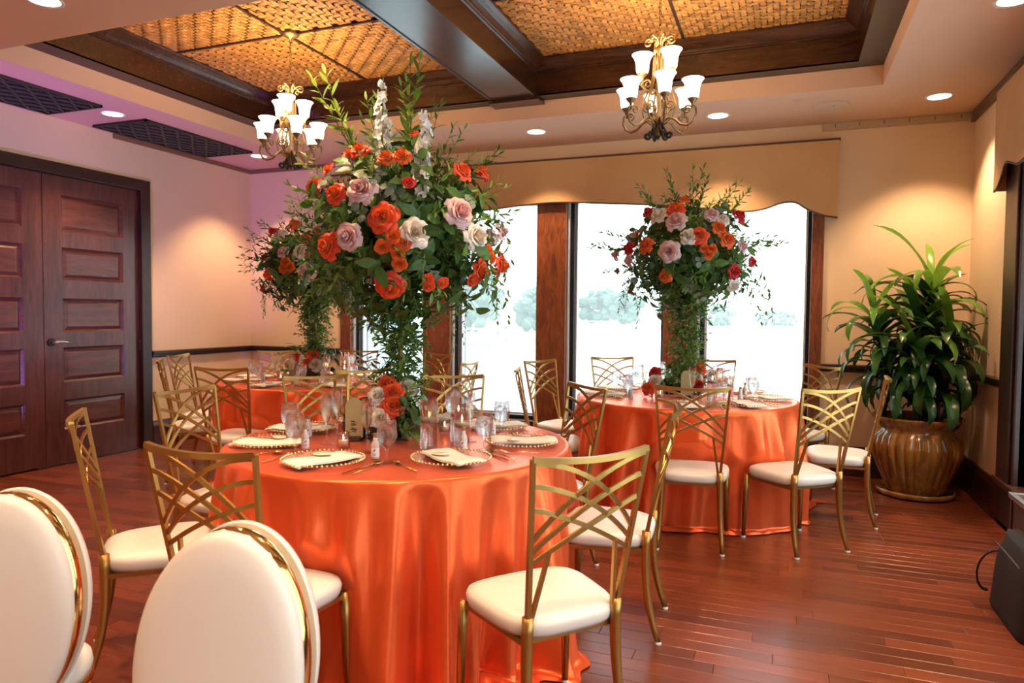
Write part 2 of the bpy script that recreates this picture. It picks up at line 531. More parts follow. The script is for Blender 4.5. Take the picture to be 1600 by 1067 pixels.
# ------------------------------------------------------------------ baseboards, chair rails, ceiling strips
def rail_prof():
    return [(0, .875), (.018, .878), (.026, .888), (.026, .905), (.036, .912), (.036, .932), (.026, .938), (0, .94)]
def bprof(): return [(0, 0), (.022, 0), (.022, .205), (.018, .225), (.014, .235), (.012, .25), (0, .253)]
def run(name, prof, side, a, b, mat, parent=None):
    if side == 'left': poly = [(XL + q, z) for q, z in prof]; mb = MB().prism(poly, 'y', a, b)
    elif side == 'right': poly = [(XR - q, z) for q, z in prof]; mb = MB().prism(poly, 'y', a, b)
    else: poly = [(YB - q, z) for q, z in prof]; mb = MB().prism(poly, 'x', a, b)
    return mb.build(name, mat, parent)
bl = struct(run('baseboard_left', bprof(), 'left', 5.13, YB, BASEW))
run('baseboard_run', bprof(), 'left', YN, 3.03, BASEW, bl)
bk = struct(run('baseboard_back', bprof(), 'back', .30, XR, BASEW))
run('baseboard_run', bprof(), 'back', XL, -4.52, BASEW, bk)
run('baseboard_run', [(0, 0), (.03, 0), (.03, .27), (0, .29)], 'back', -4.52, .30, TRIMW, bk)
struct(run('baseboard_right', bprof(), 'right', YN, YB, BASEW))
struct(run('trim_3', [(q + .03, z * .12) for q, z in ((0, 0), (.0, .25), (-.012, .25), (-.012, 0))], 'right', YN, YB, BASEW))
struct(run('trim_4', rail_prof(), 'left', 5.13, YB, RAILW))
struct(run('trim_5', rail_prof(), 'back', XL, -4.52, RAILW))
struct(run('trim_6', rail_prof(), 'back', .30, XR, RAILW))
struct(run('trim_7', rail_prof(), 'right', 5.45, YB, RAILW))
CSTRIP = paint('brown_strip', (.22, .12, .075), .6)
TRACK = pm('track_beige', (.50, .40, .28), .5, .2)
TRACKD = pm('track_bronze', (.13, .09, .06), .45, .3)
struct(run('trim_8', [(0, ZC - .045), (.02, ZC - .045), (.02, ZC - .002), (0, ZC - .002)], 'left', 4.74, YB, CSTRIP))
struct(run('trim_9', [(0, ZC - .045), (.02, ZC - .045), (.02, ZC - .002), (0, ZC - .002)], 'back', XL, -4.6, CSTRIP))
tr = struct(run('trim_10', [(0, ZC - .062), (.025, ZC - .062), (.025, ZC - .002), (0, ZC - .002)], 'back', .27, XR, TRACK))
for k in range(6):
    MB().bb(.36 + k * .18, .366 + k * .18, YB - .03, YB - .024, ZC - .04, ZC - .015).build('track_clip', TRACKD, tr)
struct(run('trim_11', [(0, ZC - .075), (.03, ZC - .075), (.03, ZC - .002), (0, ZC - .002)], 'right', YN, YB, TRACKD))

# ------------------------------------------------------------------ double door in the left wall
door = struct(empty('door_1', (XL, 4.08, 0)))
door['label'] = 'dark five-panel double door in the left wall'
def dpart(mb, name, mat, parent=door, bevel=0, smooth=False):
    for i in range(len(mb.v)): mb.v[i] = mb.v[i] - Vector((XL, 4.08, 0))
    return mb.build(name, mat, parent, smooth, bevel)
FX = XL - .025
PANZ = [(2.01, 2.317), (1.594, 1.873), (1.144, 1.435), (.711, 1.013), (.300, .558)]
for (y0, y1, p0, p1) in ((4.086, 5.015, 4.25, 4.85), (3.155, 4.080, 3.315, 3.915)):
    m = MB(); zc = [.012, 2.474]
    m.bb(FX - .045, FX, y0, p0, .012, 2.474); m.bb(FX - .045, FX, p1, y1, .012, 2.474)
    edges = [2.474] + [q for a in PANZ for q in (a[1], a[0])] + [.012]
    for i in range(0, len(edges), 2): m.bb(FX - .045, FX, p0, p1, edges[i + 1], edges[i])
    leaf = dpart(m, 'door_leaf', DOORW)
    for (z0, z1) in PANZ:
        m = MB(); b = 0
        prof = [(0, FX), (.010, FX - .012), (.018, FX - .020), (.020, FX - .020), (.045, FX - .008), (.050, FX - .007)]
        for (q, xx) in prof:
            for yy, zz in ((p0 + q, z0 + q), (p1 - q, z0 + q), (p1 - q, z1 - q), (p0 + q, z1 - q)): m.v.append(Vector((xx, yy, zz)))
        for k in range(len(prof) - 1):
            for i in range(4): m.face([4 * k + i, 4 * k + (i + 1) % 4, 4 * k + 4 + (i + 1) % 4, 4 * k + 4 + i])
        m.face([4 * (len(prof) - 1) + i for i in range(4)])
        for i in range(len(m.v)): m.v[i] = m.v[i] - Vector((XL, 4.08, 0))
        m.build('door_panel', DOORP, leaf)
m = MB(); m.bb(XL - .06, XL + .022, 5.015, 5.125, 0, 2.58); m.bb(XL - .06, XL + .022, 3.045, 3.155, 0, 2.58); m.bb(XL - .06, XL + .022, 3.155, 5.015, 2.478, 2.58)
dpart(m, 'door_casing', TRIMW, bevel=.006)
m = MB(); m.bb(XL - .1, XL + .0, 4.0, 5.0, -.002, .012); dpart(m, 'threshold', TRIMW)
NICKEL = pm('satin_nickel', (.55, .52, .48), .28, .95)
DARKM = pm('dark_bronze', (.05, .04, .035), .4, .8)
m = MB(); m.tube([(FX, 4.145, 1.06), (FX + .012, 4.145, 1.06)], .034, 20); rose_ = dpart(m, 'handle_plate', DARKM, smooth=False)
m = MB(); m.tube([(FX + .01, 4.145, 1.06), (FX + .05, 4.147, 1.06), (FX + .058, 4.16, 1.061), (FX + .058, 4.20, 1.064), (FX + .054, 4.25, 1.058), (FX + .05, 4.27, 1.052)], [.012, .012, .013, .012, .010, .007], 10)
dpart(m, 'door_handle', NICKEL, smooth=True)
for z in (2.2, 1.62, 1.0, .3):
    m = MB(); m.tube([(FX + .006, 5.017, z - .05), (FX + .006, 5.017, z + .05)], .009, 8); dpart(m, 'hinge', DARKM)

# ------------------------------------------------------------------ back windows
GY = YB + .17
wins = [(-4.39, -3.50), (-3.19, -2.257), (-1.96, -1.03), (-.73, .205)]
for k, (a, b) in enumerate(wins):
    wn = struct(empty('window_%d' % (k + 1), ((a + b) / 2, YB, .28)))
    wn['label'] = 'tall lake window, number %d from the left' % (k + 1)
    org = Vector(((a + b) / 2, YB, .28))
    def wp(mb, name, mat, bevel=0):
        for i in range(len(mb.v)): mb.v[i] = mb.v[i] - org
        return mb.build(name, mat, wn, bevel=bevel)
    m = MB(); m.bb(a, a + .06, YB + .06, YB + .24, .27, 2.48); m.bb(b - .03, b, YB + .06, YB + .24, .27, 2.48)
    m.bb(a, b, YB + .06, YB + .24, 2.43, 2.50); m.bb(a, b, YB + .06, YB + .24, .27, .325)
    wp(m, 'window_frame', METALD)
    m = MB(); m.bb(a + .002, a + .020, YB + .020, YB + .062, .32, 2.43); m.bb(a + .058, a + .078, GY - .06, GY, .325, 2.43); m.bb(b - .043, b - .03, GY - .03, GY, .325, 2.43)
    m.bb(a + .06, b - .03, GY - .02, GY, 2.417, 2.43); m.bb(a + .06, b - .03, GY - .02, GY, .325, .338)
    wp(m, 'glazing_bead', METALS)
    m = MB(); m.bb(a + .06, b - .03, GY, GY + .008, .325, 2.43); wp(m, 'pane', PANE)
for k, (a, b) in enumerate(((-4.52, -4.39), (-3.503, -3.19), (-2.257, -1.96), (-1.03, -.73), (.205, .30))):
    o = struct(MB().bb(a, b, YB - .025, YB + .2, .0 if k in (0, 4) else .0, 2.50).build('trim_%d' % (20 + k), COLW, bevel=.004))
    o['label'] = ('wooden post' if k in (1, 2, 3) else 'wooden casing') + ' of the lake windows, number %d from the left' % (k + 1)
struct(MB().bb(-4.39, .205, YB - .04, YB + .06, .255, .285).build('trim_25', TRIMW, bevel=.004))
struct(MB().bb(-4.39, .205, YB + .02, YB + .2, 2.43, 2.52).build('trim_26', TRIMW))

# right-hand windows (their casing shows at the picture's edge)
for k, (a, b) in enumerate(RW):
    wn = struct(empty('window_%d' % (k + 5), (XR, (a + b) / 2, .3)))
    wn['label'] = 'window in the right wall'
    org = Vector((XR, (a + b) / 2, .3))
    m = MB(); 
    for (p, q) in ((a, a + .05), (b - .05, b), ((a + b) / 2 - .03, (a + b) / 2 + .03)): m.bb(XR + .08, XR + .2, p, q, .3, 2.45)
    m.bb(XR + .08, XR + .2, a, b, 2.40, 2.45); m.bb(XR + .08, XR + .2, a, b, .3, .35)
    wp(m, 'window_frame', METALD)
    for (p, q) in ((a + .05, (a + b) / 2 - .03), ((a + b) / 2 + .03, b - .05)):
        m = MB(); m.bb(XR + .15, XR + .157, p, q, .35, 2.40); wp(m, 'pane', PANE)
    m = MB(); m.bb(XR - .03, XR + .2, b, b + .33, 0, 2.5); m.bb(XR - .03, XR + .2, a - .15, a, 0, 2.5)
    m.bb(XR - .045, XR - .03, b + .04, b + .30, .26, 2.4)
    wp(m, 'casing', TRIMW, .006)
    m = MB(); m.bb(XR - .06, XR + .1, a - .15, b + .33, .27, .31); wp(m, 'window_sill', BASEW, .004)

# ------------------------------------------------------------------ valances
def valance_fabric():
    m, N, L, b = nm('valance_fabric')
    v = coords(N, L, 1, 'World')
    vo = N.new('ShaderNodeTexVoronoi'); vo.inputs['Scale'].default_value = 4.6
    L.new(v, vo.inputs['Vector'])
    mu = N.new('ShaderNodeMath'); mu.operation = 'MULTIPLY'; mu.inputs[1].default_value = 330
    si = N.new('ShaderNodeMath'); si.operation = 'SINE'
    L.new(vo.outputs['Distance'], mu.inputs[0]); L.new(mu.outputs[0], si.inputs[0])
    f = noise(N, L, v, 3, 3)
    L.new(ramp(N, L, f, [(.3, (.62, .37, .16)), (.7, (.70, .44, .21))]), b.inputs['Base Color'])
    b.inputs['Roughness'].default_value = .7; b.inputs['Sheen Weight'].default_value = .2
    bump(N, L, b, si.outputs[0], .4, .0022)
    return m
VAL = valance_fabric()
VTRIM = pm('valance_trim', (.085, .045, .022), .6)
half = [(-2.098, 2.40), (-1.533, 2.364), (-1.1, 2.33), (-.733, 2.291), (-.473, 2.254), (-.303, 2.239), (-.169, 2.258), (-.06, 2.294), (.02, 2.304), (.085, 2.29), (.164, 2.235), (.288, 2.182), (.395, 2.160)]
left = [(-4.2 - x + .004, z) for x, z in reversed(half)][:-1]
low = left + half
def smooth_low(pts, n=6):
    out = []
    for i in range(len(pts) - 1):
        p0 = pts[max(i - 1, 0)]; p1 = pts[i]; p2 = pts[i + 1]; p3 = pts[min(i + 2, len(pts) - 1)]
        for k in range(n):
            t = k / n
            q = [.5 * (2 * p1[d] + (p2[d] - p0[d]) * t + (2 * p0[d] - 5 * p1[d] + 4 * p2[d] - p3[d]) * t * t + (3 * p1[d] - p0[d] - 3 * p2[d] + p3[d]) * t ** 3) for d in (0, 1)]
            out.append(tuple(q))
    out.append(pts[-1]); return out
low = smooth_low(low, 4)
def make_valance(name, label, low, ztop, place, ret):
    """low: (along, z) lower edge; place(along, out, z) -> world"""
    root = empty(name, place(low[len(low) // 2][0], 0, ztop))
    tag(root, label, 'valance')
    inv = Vector(root.location)
    m = MB(); n = len(low); D0, D1 = .095, .080
    b = 0
    for dd in (D0, D1):
        for (a, z) in low: m.v.append(place(a, dd, z) - inv)
        for (a, z) in low: m.v.append(place(a, dd, ztop) - inv)
    for s in (0, 2 * n):
        for i in range(n - 1): m.face([s + i, s + i + 1, s + n + i + 1, s + n + i])
    for i in range(n - 1): m.face([i, i + 1, 2 * n + i + 1, 2 * n + i])
    # returns to the wall
    for (e) in (0, n - 1):
        a, z = low[e]; q = len(m.v)
        sgn = .007 if e == 0 else -.007
        for (aa, dd, zz) in ((a, 0, z), (a, D0, z), (a, D0, ztop), (a, 0, ztop), (a + sgn, 0, z), (a + sgn, D0, z), (a + sgn, D0, ztop), (a + sgn, 0, ztop)):
            m.v.append(place(aa, dd, zz) - inv)
        m.face([q, q + 1, q + 2, q + 3]); m.face([q + 4, q + 5, q + 6, q + 7]); m.face([q, q + 1, q + 5, q + 4])
    m.build('valance_body', VAL, root)
    m = MB(); m.tube([place(a, D0 - .004, z) - inv for a, z in low], .008, 6); m.build('lower_piping', VTRIM, root, True)
    m = MB(); p0, p1 = low[0][0], low[-1][0]
    m.tube([place(p0, 0, ztop) - inv, place(p0, D0, ztop) - inv], .009, 6); m.tube([place(p0, D0, ztop) - inv, place(p1, D0, ztop) - inv], .009, 6); m.tube([place(p1, D0, ztop) - inv, place(p1, 0, ztop) - inv], .009, 6)
    m.build('upper_piping', VTRIM, root)
    m = MB(); q = [place(p0, 0, ztop - .01) - inv, place(p0, D0, ztop - .01) - inv, place(p1, D0, ztop - .01) - inv, place(p1, 0, ztop - .01) - inv]
    m.v += q; m.face([0, 1, 2, 3]); m.build('valance_board', VAL, root)
    return root
make_valance('window_valance', 'long tan shaped fabric valance above the lake windows', low, 2.803, lambda a, d, z: Vector((a, YB - d, z)), None)
rl = smooth_low([(5.50, 2.175), (5.42, 2.19), (5.33, 2.25), (5.25, 2.315), (5.12, 2.29), (4.95, 2.26), (4.5, 2.32), (4.0, 2.33), (3.4, 2.26), (3.15, 2.30), (3.02, 2.20), (2.92, 2.175)], 4)
make_valance('window_valance', 'tan rippled fabric valance high on the right wall', rl, 2.83, lambda a, d, z: Vector((XR - d, a, z)), None)

# ------------------------------------------------------------------ recessed lights, vents, ceiling fittings
LENS = emit('downlight_lens', (1.0, .93, .82), 4.0)
WHITEP = pm('white_ring', (.85, .80, .74), .5)
ring_me = MB().lathe([(.075, 0), (.092, -.004), (.094, -.001), (.094, .0)], 28).mesh('ring', WHITEP, True)
lens_me = MB().lathe([(.001, -.0015), (.04, -.0015), (.077, -.001)], 28).mesh('lens', LENS, True)
DL = [((-5.20, 4.28), 'beside the two ceiling vents, on the left'), ((-5.15, 5.95), 'in the far left ceiling corner'), ((-3.64, 5.96), 'behind the tall flowers on the far soffit'),
      ((-2.09, 5.96), 'on the far soffit left of the right chandelier'), ((-.535, 5.96), 'on the far soffit just right of the right chandelier'), ((1.02, 5.97), 'above the potted plant in the far right corner'),
      ((1.05, 4.29), 'at the top right edge of the picture'), ((-3.64, 2.60), 'at the top left edge of the picture')]
for y in (2.6, .9, -.8, -2.5):  # unseen downlight rows added to fill the room with light
    for x in (-5.2, -3.64, -2.09, -.535, 1.02):
        if (x, y) != (-3.64, 2.6): DL.append(((x, y), None))
for (x, y), lab in DL:
    r = empty('recessed_light', (x, y, ZC))
    tag(r, 'round white recessed downlight ' + (lab or 'added out of view for fill light'), 'light', 'recessed ceiling downlights')
    add('trim_ring', ring_me, r); add('lens', lens_me, r)
    d = bpy.data.lights.new('downlight_beam', 'SPOT'); d.energy = DOWNLIGHT_W; d.color = WARM
    d.spot_size = math.radians(98); d.spot_blend = .55; d.shadow_soft_size = .05
    s = add('downlight_beam', d, r, (0, 0, -.012))
def vent(y0, y1, label):
    x0, x1 = -5.675, -5.055
    r = empty('ceiling_vent', ((x0 + x1) / 2, (y0 + y1) / 2, ZC)); tag(r, label, 'vent', 'black ceiling vents')
    L_, W_ = y1 - y0, x1 - x0
    MB().bb(-W_ / 2, W_ / 2, -L_ / 2, L_ / 2, -.004, -.001).build('backing', pm('vent_back', (.008, .007, .008), .9), r)
    m = MB()
    for a in ((-W_ / 2, W_ / 2, -L_ / 2, -L_ / 2 + .018), (-W_ / 2, W_ / 2, L_ / 2 - .018, L_ / 2), (-W_ / 2, -W_ / 2 + .018, -L_ / 2, L_ / 2), (W_ / 2 - .018, W_ / 2, -L_ / 2, L_ / 2)):
        m.bb(*a, -.02, 0)
    m.build('frame', pm('vent_frame', (.02, .015, .014), .5), r)
    iron = pm('vent_bar', (.075, .062, .060), .45, .2)
    nb = 7
    for k in range(nb):
        xx = -W_ / 2 + .018 + (W_ - .036) * (k + .5) / nb
        pts = []
        n = int(L_ / .013)
        for i in range(n + 1):
            yy = -L_ / 2 + .018 + (L_ - .036) * i / n
            ph = (yy / .085) * PI + (k % 2) * PI
            pts.append((xx + .034 * math.sin(ph), yy + .014 * math.sin(2 * ph), -.012))
        MB().tube(pts, .0095, 4, flat=.8).build('grille_bar', iron, r)
vent(2.78, 4.07, 'black wavy ceiling vent at the left picture edge')
vent(4.47, 5.75, 'black wavy ceiling vent nearer the far corner')
r = empty('ceiling_speaker', (.295, 5.953, ZC)); tag(r, 'flat round beige speaker flush in the ceiling', 'speaker')
SPK = paint('speaker_beige', (.60, .46, .36), .7)
MB().lathe([(.001, -.008), (.10, -.008), (.125, -.007), (.13, -.003), (.13, 0)], 36).build('grille', SPK, r, True)
MB().lathe([(.0005, -.010), (.005, -.010), (.006, -.007)], 10, (.02, -.01, 0)).build('badge', DARKM, r)
r = empty('smoke_detector', (.06, 5.716, ZC)); tag(r, 'small round beige ceiling sensor beside the speaker', 'detector')
MB().lathe([(.001, -.014), (.022, -.014), (.03, -.010)], 20).build('cap', SPK, r, True)
MB().lathe([(.029, -.008), (.038, -.006), (.040, 0)], 20).build('base', SPK, r, True)
# wall plate under the left rail
r = tag(MB().bb(XL + .0, XL + .008, 5.83, 5.95, .40, .47).build('wall_outlet', WHITEP, bevel=.003), 'small pale outlet plate low on the left wall', 'outlet')

# ------------------------------------------------------------------ purple uplights
for (loc, tgt, e, ang, nme) in (((-4.3, 1.5, .10), (-5.76, 4.3, 2.45), 430, 62, 'purple uplight on the floor left of the doors'), ((-5.55, 6.30, .10), (-5.60, 6.52, 2.7), 22, 34, 'purple uplight on the floor in the far left corner')):
    r = empty('uplight', (loc[0], loc[1], 0)); tag(r, nme, 'light', 'purple uplights')
    MB().lathe([(.05, 0), (.05, .07), (.045, .075), (.04, .075)], 16, capb=True).build('housing', BLACKM, r)
    MB().lathe([(.001, .072), (.041, .072)], 16).build('lens', emit('uplight_lens', (.45, .15, 1), 4), r)
    d = bpy.data.lights.new('uplight_beam', 'SPOT'); d.energy = e; d.color = (.42, .22, 1.0); d.spot_size = math.radians(ang); d.spot_blend = .8; d.shadow_soft_size = .04
    dv = Vector(tgt) - Vector((loc[0], loc[1], .09))
    add('uplight_beam', d, r, (0, 0, .09), dv.to_track_quat('-Z', 'Y'))
# ------------------------------------------------------------------ outdoors: lake, far shore, docks
LAKE = pm('lake_water', (.42, .52, .55), .25)
m, N_, L_, b_ = nm('lake_ripples')
b_.inputs['Base Color'].default_value = (.40, .50, .53, 1); b_.inputs['Roughness'].default_value = .22
bump(N_, L_, b_, noise(N_, L_, coords(N_, L_, (.4, 1.6, 1), 'World'), 1.5, 4), .25, .05)
o = struct(MB().bb(-400, 300, 9, 600, -2.2, -2.0).build('lake_water', m))
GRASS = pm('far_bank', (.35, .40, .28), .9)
bank = MB()
for x0, x1, y0, h in ((-300, -26, 72, .8), (-70, 30, 150, .9), (8, 300, 210, 1.0)):
    bank.bb(x0, x1, y0, y0 + 60, -2.1, -2 + h)
o = struct(bank.build('far_shore', GRASS))
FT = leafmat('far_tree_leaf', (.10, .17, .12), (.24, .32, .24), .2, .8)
TRUNK = pm('far_trunk', (.16, .13, .10), .9)
def far_tree(x, y, h, wd, lab, seed):
    r = empty('tree', (x, y, -1.4)); tag(r, lab, 'tree', 'trees on the far shore')
    rg = random.Random(seed)
    MB().tube([(0, 0, 0), (.1, 0, h * .35), (-.1, .1, h * .6)], [h * .035, h * .028, h * .015], 8).build('trunk', TRUNK, r, True)
    mb = MB()
    for k in range(60):
        a = rg.uniform(0, 2 * PI); q = wd * .5 * math.sqrt(rg.random()) * .8; zz = h * rg.uniform(.12, .9)
        q *= math.sqrt(max(.15, 1 - ((zz / h - .45) / .55) ** 2))
        c = Vector((q * math.cos(a), q * math.sin(a), zz)); rad = min(wd, h * 1.2) * rg.uniform(.06, .16)
        b0 = len(mb.v); nu, nv = 10, 7
        for j in range(nv + 1):
            for i in range(nu):
                th = 2 * PI * i / nu; ph = PI * j / nv
                d = Vector((math.sin(ph) * math.cos(th), math.sin(ph) * math.sin(th), math.cos(ph) * .8))
                mb.v.append(c + d * rad * rg.uniform(.72, 1.15))
        for j in range(nv):
            for i in range(nu):
                mb.face([b0 + j * nu + i, b0 + (j + 1) * nu + i, b0 + (j + 1) * nu + (i + 1) % nu, b0 + j * nu + (i + 1) % nu])
    mb.build('crown', FT, r)
spots = [(-66, 84, 11, 11), (-56, 90, 10, 10), (-50, 82, 10, 9), (-42.5, 90, 9, 9), (-37, 83, 8.5, 8), (-31, 90, 6, 7), (-76, 92, 12, 12), (-88, 92, 12, 12),
         (-54, 156, 9, 12), (-43, 172, 9, 13), (-34, 158, 8, 11), (-24, 172, 6.5, 12), (-14, 158, 5, 11), (-2, 172, 4, 12), (9, 160, 3.5, 10),
         (32, 222, 3.6, 15), (48, 238, 4, 16), (64, 222, 4, 15), (80, 238, 4.5, 15), (17, 236, 3.4, 14)]
words_ = ['leftmost', 'second', 'third', 'fourth', 'fifth', 'sixth', 'tall edge', 'tallest edge']
for i, (x, y, h, wd) in enumerate(spots):
    where = 'left bank seen through the left windows' if y < 100 else ('middle shore seen through the third window' if y < 200 else 'distant shore seen through the right window')
    nth = ('first', 'second', 'third', 'fourth', 'fifth', 'sixth', 'seventh', 'eighth')[[q for q in range(len(spots)) if (spots[q][1] < 100, spots[q][1] < 200) == (y < 100, y < 200)].index(i)]
    far_tree(x, y, h, wd, nth + ' hazy green tree on the ' + where, 100 + i)
WHD = pm('dock_white', (.72, .74, .75), .7)
def dock(x, y, ln, lab):
    r = empty('dock', (x, y, -2.0)); tag(r, lab, 'dock', 'white docks on the lake')
    MB().bb(-ln / 2, ln / 2, -1.5, 1.5, .5, .7).build('deck', WHD, r)
    n = int(ln / 1.5)
    for k in range(n + 1):
        MB().bb(-ln / 2 + k * ln / n - .08, -ln / 2 + k * ln / n + .08, -1.5, -1.34, -.5, 1.7).build('post', WHD, r)
    MB().bb(-ln / 2, ln / 2, -1.5, -1.38, 1.6, 1.75).build('handrail', WHD, r)
    MB().bb(-ln / 2, ln / 2, -1.5, -1.40, 1.1, 1.2).build('handrail', WHD, r)
dock(-28.5, 66, 9, 'long white railed dock beyond the second window')
dock(-31, 58, 4, 'short white dock at the left of the second window')
dock(-40, 145, 16, 'distant white dock beyond the third window')
r = empty('boathouse', (-34.0, 62, -2.0)); tag(r, 'small white boathouse on posts beyond the second window', 'boathouse')
m = MB()
MB().bb(-1.9, 1.9, -1.5, 1.5, 3.0, 3.3).build('roof', WHD, r)
MB().bb(-1.7, 1.7, -1.4, 1.4, .4, .7).build('deck', WHD, r)
for sx in (-1.6, 0, 1.6):
    for sy in (-1.3, 1.3): MB().bb(sx - .1, sx + .1, sy - .1, sy + .1, -.5, 3.0).build('post', WHD, r)
# ------------------------------------------------------------------ gold lattice-back chairs
SEAT_Z, TOP_Z = .435, .945
def bw(z): return .160 + (.201 - .160) * (z - SEAT_Z) / (TOP_Z - SEAT_Z)
def bp_(u, z):
    """point on the back surface: u -1..1 across, z height"""
    t = (z - SEAT_Z) / (TOP_Z - SEAT_Z)
    return Vector((u * bw(z), -.182 - .090 * t - .030 * (1 - u * u) * t, z))
def make_chair():
    root = empty('banquet_chair')
    # seat pad
    m = MB(); rows = [(0.0, .00), (.012, .006), (.034, .010), (.050, .004), (.060, -.018), (.066, -.05)]
    n = 40
    def outline(a, ins):
        c, s = math.cos(a), math.sin(a)
        e = .52
        x = math.copysign(abs(c) ** e, c); y = math.copysign(abs(s) ** e, s)
        hw = lerp(.180, .222, (y + 1) / 2)
        return x * (hw + ins), y * (.190 + ins)
    b = 0
    for (dz, ins) in rows:
        for k in range(n):
            x, y = outline(2 * PI * k / n, ins); m.v.append(Vector((x, y, .388 + dz)))
    for i in range(len(rows) - 1):
        for k in range(n): m.face([i * n + k, i * n + (k + 1) % n, (i + 1) * n + (k + 1) % n, (i + 1) * n + k])
    m.face([n - 1 - k for k in range(n)])
    base = len(m.v)
    for q, dz in ((.55, .0035), (.15, .005)):
        for k in range(n):
            x, y = outline(2 * PI * k / n, -.05); m.v.append(Vector((x * q, y * q, .388 + .066 + dz)))
    l = (len(rows) - 1) * n
    for k in range(n):
        m.face([l + k, l + (k + 1) % n, base + (k + 1) % n, base + k]); m.face([base + k, base + (k + 1) % n, base + n + (k + 1) % n, base + n + k])
    m.face([base + n + k for k in range(n)])
    m.build('seat', VINYL, root, True)
    m = MB(); c = [(-.165, -.16, .376), (.165, -.16, .376), (.20, .165, .376), (-.20, .165, .376)]
    m.tube(c, .012, 4, closed=True, ref=(0, 0, 1)); m.build('seat_frame', GOLD, root)
    for s in (-1, 1):
        m = MB(); m.tube([(s * .203, .168, .39), (s * .206, .172, .28), (s * .212, .178, .012)], [.0185, .017, .0125], 8); lg = m.build('leg', GOLD, root, True)
        MB().lathe([(.0005, 0), (.013, 0), (.0145, .006), (.013, .014)], 10, (s * .212, .178, 0)).build('foot_cap', CLEARP, lg)
        pts = bez((s * .160, -.182, .458), (s * .161, -.178, .30), (s * .165, -.175, .18), (s * .180, -.238, .012), 9)
        m = MB(); m.tube(pts, [.018, .0185, .018, .0175, .017, .016, .0155, .0145, .0135, .012], 8); lg = m.build('leg', GOLD, root, True)
        MB().lathe([(.0005, 0), (.012, 0), (.014, .006), (.012, .014)], 10, (s * .180, -.239, 0)).build('foot_cap', CLEARP, lg)
        m = MB(); m.tube([bp_(s, z) for z in (.445, .6, .75, .9, TOP_Z)], [.011, .0105, .0100, .0095, .0095], 4, ref=(0, 1, 0)); m.build('upright', GOLD, root)
        a = bp_(s, .445) + Vector((-s * .012, .004, 0)); b2 = bp_(s * .66, .664)
        m = MB(); m.tube([a, b2], [.009, .008], 4, ref=(0, 1, 0)); m.build('brace', GOLD, root)
        for (z0, z1, pw) in ((.932, .700, 1.9), (.865, .664, 1.6), (.796, .630, 1.25)):
            pts = []
            for i in range(13):
                t = i / 12; u = -s + 2 * s * t * .985
                pts.append(bp_(u, z0 + (z1 - z0) * t ** pw))
            m = MB(); m.tube(pts, .0098, 4, flat=.62, ref=(0, 1, 0)); m.build('lattice_bar', GOLD, root)
    pts = [bp_(u / 8, TOP_Z - .012 * (1 - (u / 8) ** 2)) for u in range(-8, 9)]
    m = MB(); m.tube(pts, .0120, 4, ref=(0, 0, 1)); m.build('top_rail', GOLD, root)
    return root
T1 = Vector((-1.61, 2.78)); T2 = Vector((-.65, 5.12)); T3 = Vector((-3.70, 4.93))
TN = {1: 'near table', 2: 'window table', 3: 'corner table'}
# (table, seat word, position on the floor, facing angle)
SEATS = [
 (1, 'front-left', (-1.58, 1.835), 91), (1, 'front-right', (-.715, 2.145), 140), (1, 'left-front', (-2.276, 2.061), 46.7), (1, 'left-back', (-2.552, 2.735), 3),
 (1, 'right-front', (-.70, 3.01), 184.4), (1, 'right-back', (-1.20, 3.58), 226), (1, 'back-left', (-2.481, 3.442), -39), (1, 'back-right', (-1.821, 3.796), -59),
 (2, 'front', (-.492, 4.26), 95.5), (2, 'front-right', (.078, 4.445), 131), (2, 'right', (.355, 5.136), 173.6), (2, 'back-right', (.089, 5.947), 219),
 (2, 'back', (-.596, 6.20), 268), (2, 'back-left', (-1.323, 6.14), -58), (2, 'left-back', (-1.661, 5.525), -21), (2, 'left-front', (-1.51, 4.80), 19),
 (3, 'front-left', (-3.70, 4.09), 102), (3, 'front-right', (-2.95, 4.29), 150), (3, 'right-front', (-2.63, 5.14), 184), (3, 'right-back', (-3.21, 5.80), 245),
 (3, 'back-right', (-4.00, 5.88), 280), (3, 'back-left', (-4.49, 5.53), -38), (3, 'left-back', (-4.735, 4.829), 22), (3, 'left-front', (-4.373, 4.348), 45)]
EXTRA = {(1, 'front-left'): 'gold lattice chair behind the right oval chair, front-left at the near table',
 (1, 'front-right'): 'gold lattice chair with its back to us, front-right at the near table',
 (1, 'left-front'): 'gold lattice chair seen edge-on behind the left oval chair',
 (2, 'right'): 'gold lattice chair seen edge-on beside the ribbed plant pot'}
proto = make_chair()
for i, (tn, sw, mid, fa) in enumerate(SEATS):
    c = proto if i == 0 else copy_tree(proto)
    a = math.radians(fa); f = Vector((math.cos(a), math.sin(a)))
    p = Vector(mid)
    c.location = (p.x, p.y, 0); c.rotation_euler = (0, 0, a - PI / 2)
    tag(c, EXTRA.get((tn, sw), 'gold lattice chair with white seat, %s at the %s' % (sw, TN[tn])), 'chair', 'gold lattice banquet chairs')

